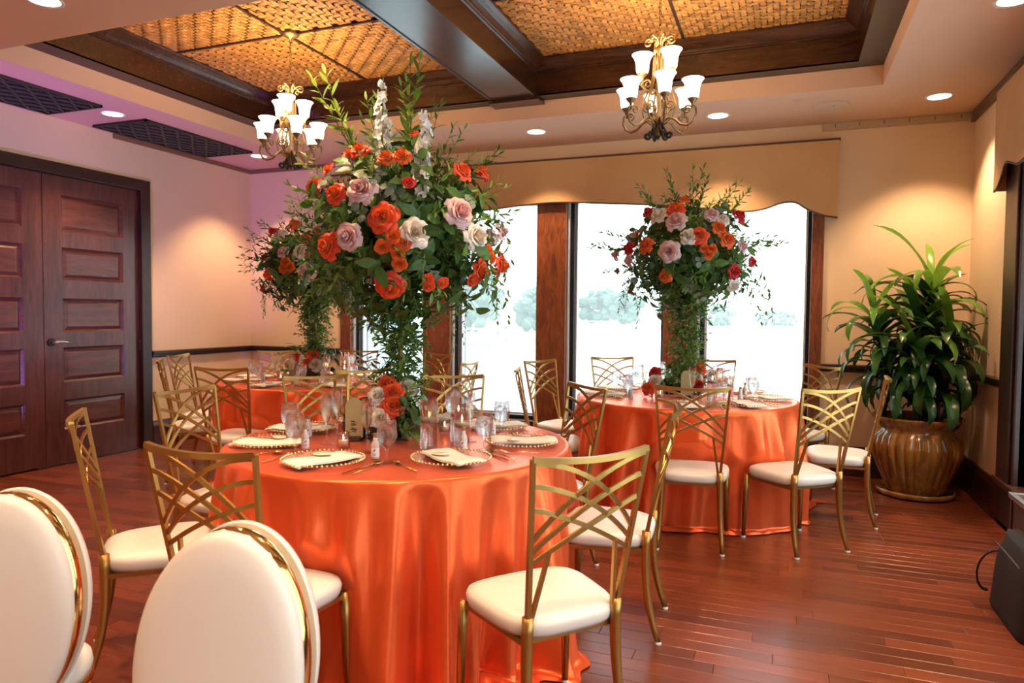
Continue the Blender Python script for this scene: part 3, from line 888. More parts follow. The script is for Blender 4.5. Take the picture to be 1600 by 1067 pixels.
# ------------------------------------------------------------------ oval-backed white chairs
def make_oval():
    root = empty('oval_chair')
    A, B, ZO = .172, .282, .614
    TH = .05
    def ell(t, y, s=1.0): return Vector((A * s * math.cos(t), y, ZO + B * s * math.sin(t)))
    # gold band between the two cushions
    n = 64; m = MB()
    for (y, s) in ((-.034, .975), (-.034, 1.0), (.044, 1.0), (.044, .96)):
        for k in range(n): m.v.append(ell(2 * PI * k / n, y, s))
    for i in range(3):
        for k in range(n): m.face([i * n + k, i * n + (k + 1) % n, (i + 1) * n + (k + 1) % n, (i + 1) * n + k])
    tilt = Matrix.Rotation(math.radians(-5), 4, 'X'); off = Vector((0, -.24, 0))
    def place(mb):
        for i in range(len(mb.v)): mb.v[i] = tilt @ (mb.v[i] - Vector((0, 0, .45))) + Vector((0, 0, .45)) + off
    place(m); m.build('gold_band', GOLDP, root, True)
    for sgn, nme in ((-1, 'rear_cushion'), (1, 'front_cushion')):
        m = MB(); prof = [(.985, .030), (1.004, .036), (1.004, .044), (.985, .058), (.93, .066), (.75, .073), (.4, .077), (.02, .078)] if sgn < 0 else [(.985, .040), (1.008, .045), (1.012, .057), (.985, .078), (.9, .090), (.6, .096), (.02, .098)]
        for (s, y) in prof:
            for k in range(n): m.v.append(ell(2 * PI * k / n, sgn * y, s))
        for i in range(len(prof) - 1):
            for k in range(n):
                q = [i * n + k, i * n + (k + 1) % n, (i + 1) * n + (k + 1) % n, (i + 1) * n + k]
                m.face(q if sgn < 0 else q[::-1])
        l = (len(prof) - 1) * n; m.face([l + k for k in range(n)])
        place(m); m.build(nme, VINYL, root, True)
    # seat and legs
    m = MB()
    m.lathe([(.001, .36), (.12, .36), (.131, .365), (.135, .385), (.131, .41), (.115, .427), (.08, .435), (.001, .438)], 40, (0, -.10, 0), rf=lambda r, z, a: r * (1 + .06 * abs(math.sin(2 * a))))
    m.build('seat', VINYL, root, True)
    m = MB(); m.lathe([(.129, .345), (.136, .345), (.136, .365), (.129, .365)], 40, (0, -.10, 0), rf=lambda r, z, a: r * (1 + .06 * abs(math.sin(2 * a)))); m.build('seat_band', GOLDP, root, True)
    for sx in (-1, 1):
        MB().tube([(sx * .09, -.01, .35), (sx * .10, .02, 0)], [.018, .012], 10).build('leg', GOLDP, root, True)
        MB().tube([(sx * .09, -.17, .35), (sx * .11, -.23, 0)], [.018, .012], 10).build('leg', GOLDP, root, True)
        MB().tube([(sx * .10, -.16, .35), (sx * .10, -.235, .40), (sx * .085, -.245, .46)], .012, 8).build('back_bracket', GOLDP, root, True)
    return root
ov = make_oval()
ov.location = (-1.135, 1.34, 0); ov.rotation_euler = (0, 0, math.radians(19))
tag(ov, 'white oval-backed chair with gold band, lower left foreground, fully in view', 'chair', 'white oval-backed chairs')
o2 = copy_tree(ov); o2.location = (-1.885, 1.33, 0); o2.rotation_euler = (0, 0, math.radians(31))
tag(o2, 'white oval-backed chair with gold band, cut off by the left picture edge', 'chair', 'white oval-backed chairs')
# ------------------------------------------------------------------ tablecloths
def satin():
    m, N, L, b = nm('coral_satin')
    f = noise(N, L, coords(N, L, 1, 'World'), 2.5, 3)
    L.new(ramp(N, L, f, [(.3, (.86, .125, .034)), (.7, (.92, .155, .046))]), b.inputs['Base Color'])
    b.inputs['Roughness'].default_value = .32
    b.inputs['Metallic'].default_value = .6
    b.inputs['Specular Tint'].default_value = (1, .72, .55, 1)
    b.inputs['Sheen Weight'].default_value = .25; b.inputs['Sheen Tint'].default_value = (1, .6, .45, 1); b.inputs['Sheen Roughness'].default_value = .35
    fine = noise(N, L, coords(N, L, (1, 1, 1), 'World'), 9, 3, .5, .4)
    bump(N, L, b, fine, .10, .02)
    return m
SATIN = satin()
TZ = .762
def tablecloth(tn, c, seed, label):
    rg = random.Random(seed)
    R = .762
    K = [(k, rg.uniform(.5, 1) / (1 + .05 * k), rg.uniform(0, 2 * PI)) for k in (7, 11, 16, 19, 24, 31)]
    sk = [(k, rg.uniform(-1, 1)) for k in range(6)]
    pud = [(k, rg.uniform(.3, 1), rg.uniform(0, 2 * PI)) for k in (3, 5, 7, 9, 14)]
    def fold(a, t):
        w = a + .08 * t * math.sin(3 * a + K[0][2])
        s = sum(q * math.sin(k * w + p) for k, q, p in K) / 1.25
        return math.sin(max(-1.5, min(1.5, s * 1.25))) + .25 * math.sin(K[3][0] * 2 * w + 1) * t
    chairs = [(Vector(mid), math.radians(fa)) for (q, sw, mid, fa) in SEATS if q == tn]
    NA = 288
    dent = []
    for k in range(NA):
        a = 2 * PI * k / NA; d = 0.0
        for (p, fa) in chairs:
            rr = .90
            while rr > .45:
                q = c + Vector((math.cos(a), math.sin(a))) * rr - p
                lx = q.x * math.sin(fa) - q.y * math.cos(fa); ly = q.x * math.cos(fa) + q.y * math.sin(fa)
                if abs(lx) < .245 and -.3 < ly < .205: d = max(d, .90 - rr + .01)
                rr -= .01
        dent.append(min(d, .20))
    for _ in range(40): dent = [.25 * dent[k - 1] + .5 * dent[k] + .25 * dent[(k + 1) % NA] for k in range(NA)]
    n = 288; m = MB()
    prof = []
    # rings: top
    for r in (.001, .25, .5, .68, .745, R - .006): prof.append(('t', r, TZ))
    prof.append(('t', R + .000, TZ - .004)); prof.append(('t', R + .004, TZ - .014))
    for i in range(1, 31): prof.append(('d', i / 30, 0))
    for i in range(1, 5): prof.append(('p', i / 4, 0))
    for kind, q, z in prof:
        for k in range(n):
            a = 2 * PI * k / n
            if kind == 't': r, zz = q, z
            else:
                t = q if kind == 'd' else 1.0
                fl = fold(a, t)
                amp = .004 + .088 * t ** .65 + .03 * t ** 5
                r = R + .006 + .080 * t ** 1.2 + amp * fl
                zz = lerp(TZ - .015, .012, t)
                tt_ = min(1, t / .48); dn = dent[k] * tt_ * tt_ * (3 - 2 * tt_)
                r = min(r, lerp(r, .90 - dn + .012 * fl, min(1, dn / .03)))
                if kind == 'p':
                    pu = max(.12, .45 + sum(w_ * math.sin(kk * a + p) for kk, w_, p in pud) / 3.4)
                    r += q * .24 * pu * (0.25 if dn > .02 else 1)
                    zz = .006 + .045 * math.sin(PI * min(1, q * 1.1)) * (.4 + .6 * abs(fold(a * 1.0 + .3, 1))) * pu + .004 * (1 - q)
            m.v.append(Vector((r * math.cos(a), r * math.sin(a), zz)))
    for i in range(len(prof) - 1):
        for k in range(n): m.face([i * n + k, i * n + (k + 1) % n, (i + 1) * n + (k + 1) % n, (i + 1) * n + k][::-1])
    o = m.build('tablecloth', SATIN, None, True, loc=(c.x, c.y, 0))
    tag(o, label, 'tablecloth', 'coral satin tablecloths')
tablecloth(1, T1, 3, 'coral orange satin cloth draping the nearest round table')
tablecloth(2, T2, 8, 'coral orange satin cloth of the round table by the lake windows')
tablecloth(3, T3, 14, 'coral orange satin cloth of the round table in the left corner')

# ------------------------------------------------------------------ place settings
LINEN = pm('cream_linen', (.86, .80, .70), .8, 0, Sheen_Weight=.2)
CREAM = pm('cream_card', (.82, .74, .55), .6)
CHARGER = glassy('charger_glass', (.99, .985, .98), .03, .22, .1, .3)
BEAD = pm('gold_bead', (.85, .60, .30), .25, .85)
CORK = pm('cork', (.36, .22, .11), .8)
FAVW = pm('favor_glass', (.86, .78, .76), .15, 0, Transmission_Weight=.25)
LABELW = pm('favor_label', (.88, .84, .84), .5)
INK = pm('ink_blue', (.03, .02, .10), .6); INKP = pm('ink_lilac', (.42, .30, .55), .6)
MINT = leafmat('mint_leaf', (.05, .16, .03), (.10, .25, .05))
ICE = refr('ice', (.99, 1, 1), 1.31, .6, .05)
TOPZ = TZ + .0015
charger_me = MB().lathe([(.001, .004), (.095, .004), (.105, .006), (.150, .014), (.163, .016), (.165, .014), (.150, .0115), (.106, .003), (.001, .0005)], 40).mesh('charger_plate', CHARGER, True)
mb = MB()
for k in range(56):
    a = 2 * PI * k / 56; mb.lathe([(.0003, .0235), (.0045, .021), (.0055, .0175), (.0045, .014), (.0003, .0125)], 5, (.157 * math.cos(a), .157 * math.sin(a), 0))
bead_me = mb.mesh('beaded_rim', BEAD, True)
def etched():
    m, N, L, b = nm('etched_border')
    b.inputs['Base Color'].default_value = (.86, .70, .52, 1); b.inputs['Roughness'].default_value = .3; b.inputs['Metallic'].default_value = .3
    t = N.new('ShaderNodeBsdfTransparent'); mx = N.new('ShaderNodeMixShader')
    vo = N.new('ShaderNodeTexVoronoi'); vo.inputs['Scale'].default_value = 90
    L.new(coords(N, L, 1, 'Object'), vo.inputs['Vector'])
    mr = N.new('ShaderNodeMapRange'); mr.inputs['From Max'].default_value = .7; mr.inputs['To Min'].default_value = .85; mr.inputs['To Max'].default_value = .15
    L.new(vo.outputs['Distance'], mr.inputs['Value']); L.new(mr.outputs[0], mx.inputs[0])
    L.new(t.outputs[0], mx.inputs[1]); L.new(b.outputs[0], mx.inputs[2]); L.new(mx.outputs[0], N['Material Output'].inputs['Surface'])
    return m
etch_me = MB().lathe([(.112, .0085), (.150, .0155), (.1545, .0165)], 48).mesh('etched_border', etched(), True)
def napkin_mesh(seed):
    rg = random.Random(seed); m = MB(); L_, W_ = .29, .125
    sag = rg.uniform(.006, .012)
    def top(u, v):
        x = (u - .5) * L_; y = (v - .5) * W_ + .006 * math.sin(u * 5 + seed)
        z = .0275 + .003 * math.sin(u * 7 + seed) * math.sin(v * 3) - .009 * max(0, 1 - ((u - .5) / .42) ** 2) - sag * max(0, abs(u - .5) * 2 - .55) ** 2 * 5
        return x, y, z
    N1, N2 = 16, 6
    for lay in range(3):
        off = lay * .0042
        def f(u, v, o=off, s=lay): 
            x, y, z = top(u, v); return (x * (1 - .012 * s), y - .003 * s, z - o + .0005)
        m.grid(f, N1, N2)
    def skirt(u, v):
        a = 2 * PI * u; e = .001
        return 0, 0, 0
    for lay in range(2):   # folded edges between the layers
        for side in (0, 1):
            def g(u, v, s=side, l=lay):
                p = Vector(top(u, s)); return p.x * (1 - .012 * l), p.y - .003 * l + (.004 if s else -.004) * math.sin(PI * v), p.z - .0042 * (l + v) + .0005
            m.grid(g, N1, 3)
            def h(u, v, s=side, l=lay):
                p = Vector(top(s, u)); return p.x * (1 - .012 * l) + (.004 if s else -.004) * math.sin(PI * v), p.y - .003 * l, p.z - .0042 * (l + v) + .0005
            m.grid(h, N2, 3)
    return m.mesh('napkin', LINEN, True)
napkins = [napkin_mesh(s) for s in range(3)]
def tag_mesh():
    m = MB(); m.lathe([(.001, 0), (.036, 0), (.037, .0015), (.036, .003), (.001, .003)], 28, rf=lambda r, z, a: r * (1 + .0))
    for i in range(len(m.v)): m.v[i].y *= .72
    return m.mesh('name_tag', CREAM, True)
tag_me = tag_mesh()
mb = MB(); mb.bb(-.018, .018, -.002, .000, .003, .0036); mb.bb(-.012, .012, .006, .0075, .003, .0036); tagink_me = mb.mesh('gold_script', GOLDR)
def cutlery(kind):
    m = MB(); L_ = .20
    z = .004
    if kind == 'fork':
        m.tube([(0, -.10, z), (0, 0, z + .002), (0, .035, z + .004)], [.0042, .0032, .0032], 6, flat=.5)
        m.grid(lambda u, v: ((u - .5) * (.008 + .014 * math.sin(PI * .5 * min(1, v * 1.6))), .033 + .028 * v, z + .004 - .006 * math.sin(PI * v)), 4, 4)
        for k in range(4):
            x = -.0085 + k * .0057
            m.tube([(x, .06, z + .004), (x, .08, z + .007), (x, .098, z + .009)], [.0017, .0015, .0009], 4)
    elif kind == 'spoon':
        m.tube([(0, -.10, z), (0, 0, z + .002), (0, .045, z + .006)], [.0042, .0032, .003], 6, flat=.5)
        m.lathe([(.0005, -.009), (.010, -.007), (.016, -.002), (.0185, .003), (.0175, .003), (.012, -.003), (.0005, -.007)], 18, (0, 0, 0))
        for i in range(len(m.v) - 18 * 7, len(m.v)): m.v[i] = Vector((m.v[i].x, m.v[i].y * 1.5 + .068, m.v[i].z + z + .008))
    else:
        m.tube([(0, -.11, z), (0, 0, z)], [.0045, .0045], 6, flat=.6)
        m.prism([(-.0045, 0), (.006, .004), (.0085, .05), (.007, .09), (.001, .112), (-.0045, .10)], 'z', z - .001, z + .001)
    return m.mesh(kind, GOLDR, kind != 'knife')
cut = {k: cutlery(k) for k in ('fork', 'knife', 'spoon')}
# water goblet
gob_me = MB().lathe([(.0005, .003), (.030, .003), (.034, .0005), (.034, .003), (.012, .008), (.0055, .014), (.0055, .050), (.010, .058), (.026, .070), (.036, .088), (.0395, .11), (.0385, .135), (.0355, .165), (.0345, .1655), (.0375, .135), (.0383, .11), (.0345, .089), (.025, .072), (.009, .0615), (.0005, .0605)], 24).mesh('goblet_glass', GLASS, True)
gwat_me = MB().lathe([(.0005, .063), (.009, .063), (.0245, .0735), (.0335, .090), (.0372, .11), (.0368, .132), (.0005, .132)], 24).mesh('water', WATERM, True)
mb = MB(); rg = random.Random(2)
for k in range(5):
    q = Quaternion((rg.random(), rg.random(), rg.random()), rg.uniform(0, 3)).to_matrix()
    mb.box((rg.uniform(-.016, .016), rg.uniform(-.016, .016), .105 + k * .007), (.02, .018, .017), q)
ice_me = mb.mesh('ice', ICE)
mb = MB(); mb.grid(lambda u, v: ((u - .5) * .018 * math.sin(PI * v) + .012, (v - .5) * .03, .137 + .004 * math.sin(PI * v)), 2, 4); mint_me = mb.mesh('mint_sprig', MINT, True)
# champagne flute
flu_me = MB().lathe([(.0005, .003), (.029, .003), (.032, .0005), (.032, .0025), (.009, .007), (.004, .014), (.004, .085), (.007, .094), (.018, .115), (.0235, .145), (.0235, .18), (.0205, .225), (.0197, .225), (.0226, .18), (.0226, .145), (.017, .117), (.005, .098), (.0005, .097)], 20).mesh('flute_glass', GLASS, True)
fch_me = MB().lathe([(.0005, .099), (.005, .099), (.0165, .118), (.0220, .145), (.0222, .165), (.0005, .165)], 20).mesh('champagne', CHAMP, True)
# favour bottle
fb_me = MB().lathe([(.0005, .001), (.0155, .001), (.0165, .004), (.0165, .055), (.014, .066), (.009, .074), (.0085, .086), (.0005, .086)], 18).mesh('bottle_body', FAVW, True)
cork_me = MB().lathe([(.0005, .084), (.0082, .084), (.0088, .102), (.0005, .102)], 14).mesh('cork', CORK)
mb = MB(); mb.lathe([(.0169, .010), (.0169, .046)], 18); lab_me = mb.mesh('bottle_label', LABELW, True)
mb = MB()
for a in (0, 1, 2, 3):   # small bird mark and a line of lilac script on each side of the label
    q = Matrix.Rotation(a * PI / 2, 3, 'Z')
    for (p) in (((-.004, .036), (.0005, .040), (.005, .042), (.001, .034), (-.001, .031)),):
        b = len(mb.v)
        for (x, z) in p: mb.v.append(q @ Vector((x, -.0174, z)))
        mb.face([b + i for i in range(len(p))])
mark_me = mb.mesh('bird_mark', INK)
mb = MB()
for a in range(4):
    q = Matrix.Rotation(a * PI / 2, 3, 'Z')
    for z in (.022, .017):
        b = len(mb.v)
        for x, zz in ((-.006, z), (.006, z), (.006, z + .002), (-.006, z + .002)): mb.v.append(q @ Vector((x, -.0174, zz)))
        mb.face([b, b + 1, b + 2, b + 3])
script_me = mb.mesh('label_script', INKP)

T = {1: T1, 2: T2, 3: T3}
PLATE = {(1, 'front-left'): (-94, .53), (1, 'front-right'): (-37, .50), (1, 'left-front'): (-146, .56), (1, 'left-back'): (176, .57), (1, 'right-front'): (15, .55), (1, 'right-back'): (62, .56), (1, 'back-left'): (138, .56), (1, 'back-right'): (100, .56)}
NAPROT = {(1, 'front-left'): 72, (1, 'front-right'): -84, (1, 'left-front'): 77, (1, 'right-front'): -82, (1, 'left-back'): -66, (1, 'right-back'): 60}
rg = random.Random(77)
for (tn, sw, mid, fa) in SEATS:
    tc = T[tn]
    if (tn, sw) in PLATE: a, rr = PLATE[(tn, sw)]; a = math.radians(a)
    else:
        d = Vector(mid) - tc; a = math.atan2(d.y, d.x); rr = .555
    pc = tc + Vector((math.cos(a), math.sin(a))) * rr
    face = a + PI; rz = face - PI / 2
    ex = Vector((math.cos(rz), math.sin(rz))); ey = Vector((-math.sin(rz), math.cos(rz)))
    def put(dx, dy): q = pc + ex * dx + ey * dy; return (q.x, q.y, TOPZ)
    where = '%s seat of the %s' % (sw, TN[tn])
    def T_(o, what, cat, grp): tag(o, what + ' at the ' + where, cat, grp); return o
    jz = rg.uniform(-.06, .06)
    c = T_(empty('charger_plate', put(0, 0), rz), 'clear glass charger with beaded gold rim', 'plate', 'glass charger plates')
    add('plate', charger_me, c); add('etched_border', etch_me, c); add('beaded_rim', bead_me, c)
    nr = NAPROT.get((tn, sw), rg.choice((-84, -70, 72, 86)))
    nk = add('napkin', rg.choice(napkins), None, put(rg.uniform(.0, .03), -.015 + rg.uniform(-.01, .01)), (0, 0, rz + math.radians(nr)))
    T_(nk, 'folded cream linen napkin on the charger', 'napkin', 'cream napkins')
    an = math.radians(nr)
    tq = Vector(put(-.030, .03))
    tg = T_(empty('name_tag', (tq.x, tq.y, TOPZ + .0255), rz + math.radians(nr * .4)), 'small oval cream name tag on the napkin', 'tag', 'oval name tags')
    add('card', tag_me, tg); add('gold_script', tagink_me, tg)
    for kind, dx, dy, jr in (('fork', -.205, -.01, .05), ('knife', .195, -.02, -.03), ('spoon', .222, -.015, .04)):
        o = add(kind, cut[kind], None, put(dx, dy + rg.uniform(-.01, .01)), (0, 0, rz + jr + jz))
        T_(o, 'gold ' + kind + ' beside the charger', kind, 'gold cutlery')
    g = T_(empty('water_goblet', put(.215, .115), rg.uniform(0, 6)), 'stemmed glass of iced water with mint', 'glass', 'water goblets')
    for nme, me in (('goblet_bowl', gob_me), ('water', gwat_me), ('ice', ice_me), ('mint_sprig', mint_me)): add(nme, me, g)
    f = T_(empty('champagne_flute', put(.03, .235), 0), 'tall champagne flute half full', 'glass', 'champagne flutes')
    add('flute_bowl', flu_me, f); add('champagne', fch_me, f)
    b = T_(empty('favor_bottle', put(.135, .150), rg.uniform(-.4, .4) + (math.atan2(pc.y, pc.x) + PI / 2)), 'tiny corked favour bottle with bird label', 'bottle', 'corked favour bottles')
    for nme, me in (('bottle_body', fb_me), ('cork', cork_me), ('bottle_label', lab_me), ('bird_mark', mark_me), ('label_script', script_me)): add(nme, me, b)

# ------------------------------------------------------------------ candles, table cards
WAX = pm('candle_wax', (.90, .84, .76), .5, 0, Subsurface_Weight=.3)
FLAME = emit('flame', (1, .62, .25), 25)
PINKW = refr('tinted_water', (.99, .955, .95), 1.33, .22)
def cyl_vase(h, r, floating=True):
    root = empty('cylinder_vase')
    MB().lathe([(.0005, .002), (r, .002), (r, h), (r - .003, h), (r - .003, .012), (.0005, .012)], 28).build('glass_cylinder', GLASS, root, True)
    MB().lathe([(.0005, .014), (r - .004, .014), (r - .004, h * .60), (.0005, h * .60)], 28).build('water', PINKW, root, True)
    MB().lathe([(.0005, h * .60 - .012), (r * .7, h * .60 - .012), (r * .85, h * .60 + .006), (.0005, h * .60 + .010)], 20).build('floating_candle', WAX, root, True)
    MB().lathe([(.0005, h * .60 + .012), (.0035, h * .60 + .02), (.0005, h * .60 + .036)], 8).build('flame', FLAME, root, True)
    return root
def votive():
    root = empty('votive_candle'); r, h = .027, .072
    MB().lathe([(.0005, .002), (r, .002), (r, h), (r - .003, h), (r - .003, .010), (.0005, .010)], 40, rf=lambda q, z, a: q * (1 + .035 * math.cos(20 * a))).build('ribbed_cup', glassy('ribbed_glass', (.99, .95, .93), .10, .45, .1, .35), root, True)
    MB().lathe([(.0005, .012), (.020, .012), (.020, .036), (.0005, .036)], 18).build('candle', WAX, root, True)
    MB().lathe([(.0005, .038), (.0035, .045), (.0005, .060)], 8).build('flame', FLAME, root, True)
    return root
CARD = pm('olive_gold_card', (.47, .44, .22), .5, .15)
WOODB = pm('dark_card_base', (.06, .03, .016), .6)
def arch_card():
    root = empty('table_card')
    pts = [(-.040, .014)] + [(.040, .014)] + [(.040 * math.cos(t), .155 + .040 * math.sin(t)) for t in [PI * i / 16 for i in range(17)]]
    MB().prism(pts, 'y', -.0015, .0015).build('arched_plate', CARD, root)
    MB().bb(-.03, .03, -.018, .018, 0, .022).build('card_base', WOODB, root, bevel=.003)
    return root
cvA, cvB, vt, ac = cyl_vase(.205, .038), cyl_vase(.155, .036), votive(), arch_card()
used = set()
def place(proto, xy, rz, label, cat, grp):
    o = proto if proto.name not in used else copy_tree(proto)
    used.add(proto.name)
    o.location = (xy[0], xy[1], TOPZ); o.rotation_euler = (0, 0, rz)
    tag(o, label, cat, grp); return o
for tn in (1, 2, 3):
    c = T[tn]
    place(cvA, (c.x + .20, c.y - .11), 0, 'tall clear cylinder vase with floating candle, front right on the ' + TN[tn], 'vase', 'floating candle vases')
    place(cvA, (c.x + .24, c.y + .10), 0, 'tall clear cylinder vase with floating candle, rear right on the ' + TN[tn], 'vase', 'floating candle vases')
    place(cvB, (c.x + .30, c.y + .01), 0, 'shorter clear cylinder vase with candle on the ' + TN[tn], 'vase', 'floating candle vases')
    place(vt, (c.x - .13, c.y - .26), 0, 'ribbed votive candle at the front of the ' + TN[tn], 'candle', 'ribbed votives')
    place(vt, (c.x + .10, c.y + .24), .3, 'ribbed votive candle at the back of the ' + TN[tn], 'candle', 'ribbed votives')
place(ac, (T1.x - .19, T1.y - .09), math.radians(24), 'olive gold arched table card on the near table', 'card', 'arched table cards')
place(ac, (T2.x + .03, T2.y - .13), math.radians(6), 'olive gold arched table card on the window table', 'card', 'arched table cards')
place(ac, (T3.x - .19, T3.y - .02), math.radians(30), 'olive gold arched table card on the corner table', 'card', 'arched table cards')
# ------------------------------------------------------------------ flowers
R1= [(0.168, -0.437, 0.043, 0.056, 'o'), (-0.088, -0.456, -0.069, 0.05, 'o'), (-0.061, -0.44, 0.152, 0.042, 'o'), (0.162, -0.371, -0.238, 0.054, 'o'), (0.437, 0.186, -0.115, 0.052, 'o'), (0.44, -0.055, -0.156, 0.043, 'o'), (0.365, -0.09, 0.282, 0.041, 'o'), (0.37, 0.096, 0.311, 0.043, 'o'), (0.121, -0.331, 0.31, 0.037, 'a'), (0.176, -0.297, 0.319, 0.037, 'a'), (-0.025, -0.31, 0.353, 0.041, 'o'), (-0.153, -0.353, 0.27, 0.029, 'o'), (0.114, -0.065, 0.459, 0.031, 'o'), (0.243, -0.355, 0.19, 0.027, 'r'), (0.415, -0.095, -0.2, 0.028, 'o'), (-0.149, -0.399, 0.199, 0.026, 'p'), (-0.079, -0.312, 0.342, 0.027, 'o'), (0.064, -0.436, 0.162, 0.055, 'p'), (0.018, -0.468, -0.034, 0.052, 'p'), (0.412, -0.211, 0.084, 0.058, 'p'), (0.441, 0.174, 0.039, 0.043, 'p'), (0.286, -0.373, -0.016, 0.054, 'w'), (0.452, -0.127, -0.014, 0.053, 'w'), (0.207, -0.421, -0.034, 0.029, 'a'), (0.163, -0.434, -0.078, 0.029, 'a'), (0.204, -0.417, -0.073, 0.027, 'a'), (0.246, -0.396, -0.061, 0.029, 'a'), (0.22, -0.402, -0.106, 0.027, 'a'), (0.219, -0.39, -0.144, 0.03, 'a'), (0.464, -0.034, -0.064, 0.026, 'a'), (0.46, 0.014, -0.097, 0.026, 'a'), (0.303, -0.296, -0.203, 0.024, 'o'), (0.342, -0.238, -0.217, 0.025, 'o'), (0.297, -0.28, -0.232, 0.025, 'o')]
R2= [(0.127, -0.436, 0.12, 0.052, 'o'), (-0.231, -0.403, 0.07, 0.049, 'a'), (0.3, -0.348, 0.099, 0.048, 'a'), (-0.03, -0.41, 0.228, 0.062, 'p'), (-0.06, -0.466, 0.022, 0.061, 'p'), (-0.155, -0.344, 0.28, 0.054, 'w'), (0.06, -0.452, 0.116, 0.048, 'w'), (0.266, -0.309, 0.234, 0.04, 'w'), (0.194, -0.331, 0.271, 0.044, 'p'), (-0.045, -0.348, 0.313, 0.054, 'o'), (0.356, -0.14, 0.273, 0.051, 'r'), (0.345, -0.3, -0.107, 0.044, 'r'), (-0.09, -0.438, -0.143, 0.039, 'a'), (-0.496, -0.116, 0.034, 0.042, 'p'), (-0.368, -0.285, 0.062, 0.045, 'r'), (-0.365, -0.295, -0.023, 0.041, 'p'), (0.337, -0.259, -0.202, 0.04, 'w'), (0.388, -0.259, 0.059, 0.036, 'p'), (0.445, -0.147, -0.035, 0.032, 'r'), (-0.248, -0.24, 0.319, 0.037, 'r'), (0.161, -0.44, 0.032, 0.03, 'a'), (0.207, -0.421, 0.032, 0.03, 'a'), (0.185, -0.432, -0.005, 0.03, 'a'), (0.247, -0.36, 0.174, 0.044, 'a'), (0.007, -0.275, 0.381, 0.032, 'a'), (-0.367, -0.18, -0.232, 0.032, 'r'), (-0.479, -0.102, -0.081, 0.028, 'r')]
R3= [(-0.15, -0.419, -0.063, 0.044, 'o'), (0.212, -0.394, -0.05, 0.064, 'p'), (0.158, -0.403, 0.122, 0.053, 'w'), (0.164, -0.355, 0.222, 0.043, 'o'), (0.222, -0.375, 0.113, 0.043, 'o'), (0.009, -0.434, 0.117, 0.043, 'p'), (0.043, -0.447, 0.035, 0.038, 'a'), (0.083, -0.442, -0.006, 0.037, 'a'), (0.026, -0.449, -0.016, 0.038, 'a'), (-0.05, -0.361, 0.264, 0.044, 'w'), (0.139, -0.24, 0.354, 0.066, 'w'), (-0.243, -0.245, 0.304, 0.046, 'r'), (0.003, -0.277, 0.355, 0.05, 'o'), (-0.32, -0.267, -0.176, 0.04, 'r'), (0.231, -0.245, 0.299, 0.049, 'o')]
def rose_material(name, c_in, c_mid, c_out, rough=.5):
    m, N, L, b = nm(name)
    tc = N.new('ShaderNodeTexCoord'); ln = N.new('ShaderNodeVectorMath'); ln.operation = 'LENGTH'
    L.new(tc.outputs['Object'], ln.inputs[0])
    f = noise(N, L, coords(N, L, 6, 'Object'), 1, 2)
    ad = N.new('ShaderNodeMath'); ad.operation = 'MULTIPLY_ADD'; ad.inputs[1].default_value = .35
    L.new(f, ad.inputs[0]); L.new(ln.outputs['Value'], ad.inputs[2])
    c = ramp(N, L, ad.outputs[0], [(.45, c_in), (.8, c_mid), (1.15 if False else 1.0, c_out)])
    L.new(c, b.inputs['Base Color']); b.inputs['Roughness'].default_value = rough
    b.inputs['Sheen Weight'].default_value = .15
    t = N.new('ShaderNodeBsdfTranslucent'); L.new(c, t.inputs[0])
    mx = N.new('ShaderNodeMixShader'); mx.inputs[0].default_value = .25
    L.new(b.outputs[0], mx.inputs[1]); L.new(t.outputs[0], mx.inputs[2]); L.new(mx.outputs[0], N['Material Output'].inputs['Surface'])
    return m
RM = {'o': rose_material('orange_red_rose', (.88, .34, .03), (.90, .17, .025), (.86, .085, .025)),
      'a': rose_material('orange_rose', (.84, .25, .02), (.86, .20, .02), (.84, .16, .02)),
      'r': rose_material('red_rose', (.70, .10, .02), (.68, .03, .02), (.55, .012, .018)),
      'p': rose_material('blush_rose', (.82, .42, .40), (.84, .56, .54), (.80, .58, .60)),
      'w': rose_material('white_rose', (.88, .74, .56), (.88, .82, .72), (.88, .84, .78)),
      'c': rose_material('cream_rose', (.86, .62, .38), (.86, .74, .56), (.86, .78, .64))}
def rose_mb(seed, small=False):
    rg = random.Random(seed); m = MB()
    rings = [(.09, .80, 2, .0, 1.9), (.19, .80, 3, .03, 1.3), (.30, .77, 3, .10, 1.15), (.43, .70, 4, .30, .95), (.58, .58, 4, .7, .85), (.74, .40, 5, 1.1, .72), (.90, .18, 5, 1.5, .66), (1.0, -.02, 5, 1.6, .5)]
    if small: rings = [(.14, .80, 2, .0, 1.6), (.30, .78, 3, .06, 1.25), (.50, .70, 3, .22, 1.1), (.72, .54, 4, .6, .9), (.95, .30, 5, .9, .7)]
    ph = 0
    for (R, H, n, curl, ha) in rings:
        ph += rg.uniform(.4, .9)
        for k in range(n):
            a0 = ph + 2 * PI * k / n + rg.uniform(-.12, .12); Rk = R * rg.uniform(.92, 1.06); Hk = H * rg.uniform(.92, 1.08)
            tip = rg.uniform(.05, .14)
            wob = rg.uniform(-.25, .25)
            def f(u, v):
                s = u * 2 - 1; t = v
                r = Rk * (.10 + .90 * (1 - (1 - t) ** 2.2))
                cu = max(0, t - .62) / .38
                r += curl * .16 * cu ** 1.6 * (1 - .35 * abs(s)) + .045 * s * (1 if k % 2 else -1) * t
                z = -.30 + (Hk + .30) * t ** .85 - curl * .17 * cu ** 2 - (.10 + .06 * curl) * s * s * t + wob * .12 * s * t
                g = math.sin(PI * (.12 + .60 * t)) ** .6 * (1 - .30 * max(0, t - .8) / .2)
                a = a0 + s * ha * g
                return r * math.cos(a), r * math.sin(a), z
            m.grid(f, 4, 6)
    # green calyx beneath
    return m
rose_meshes = {}
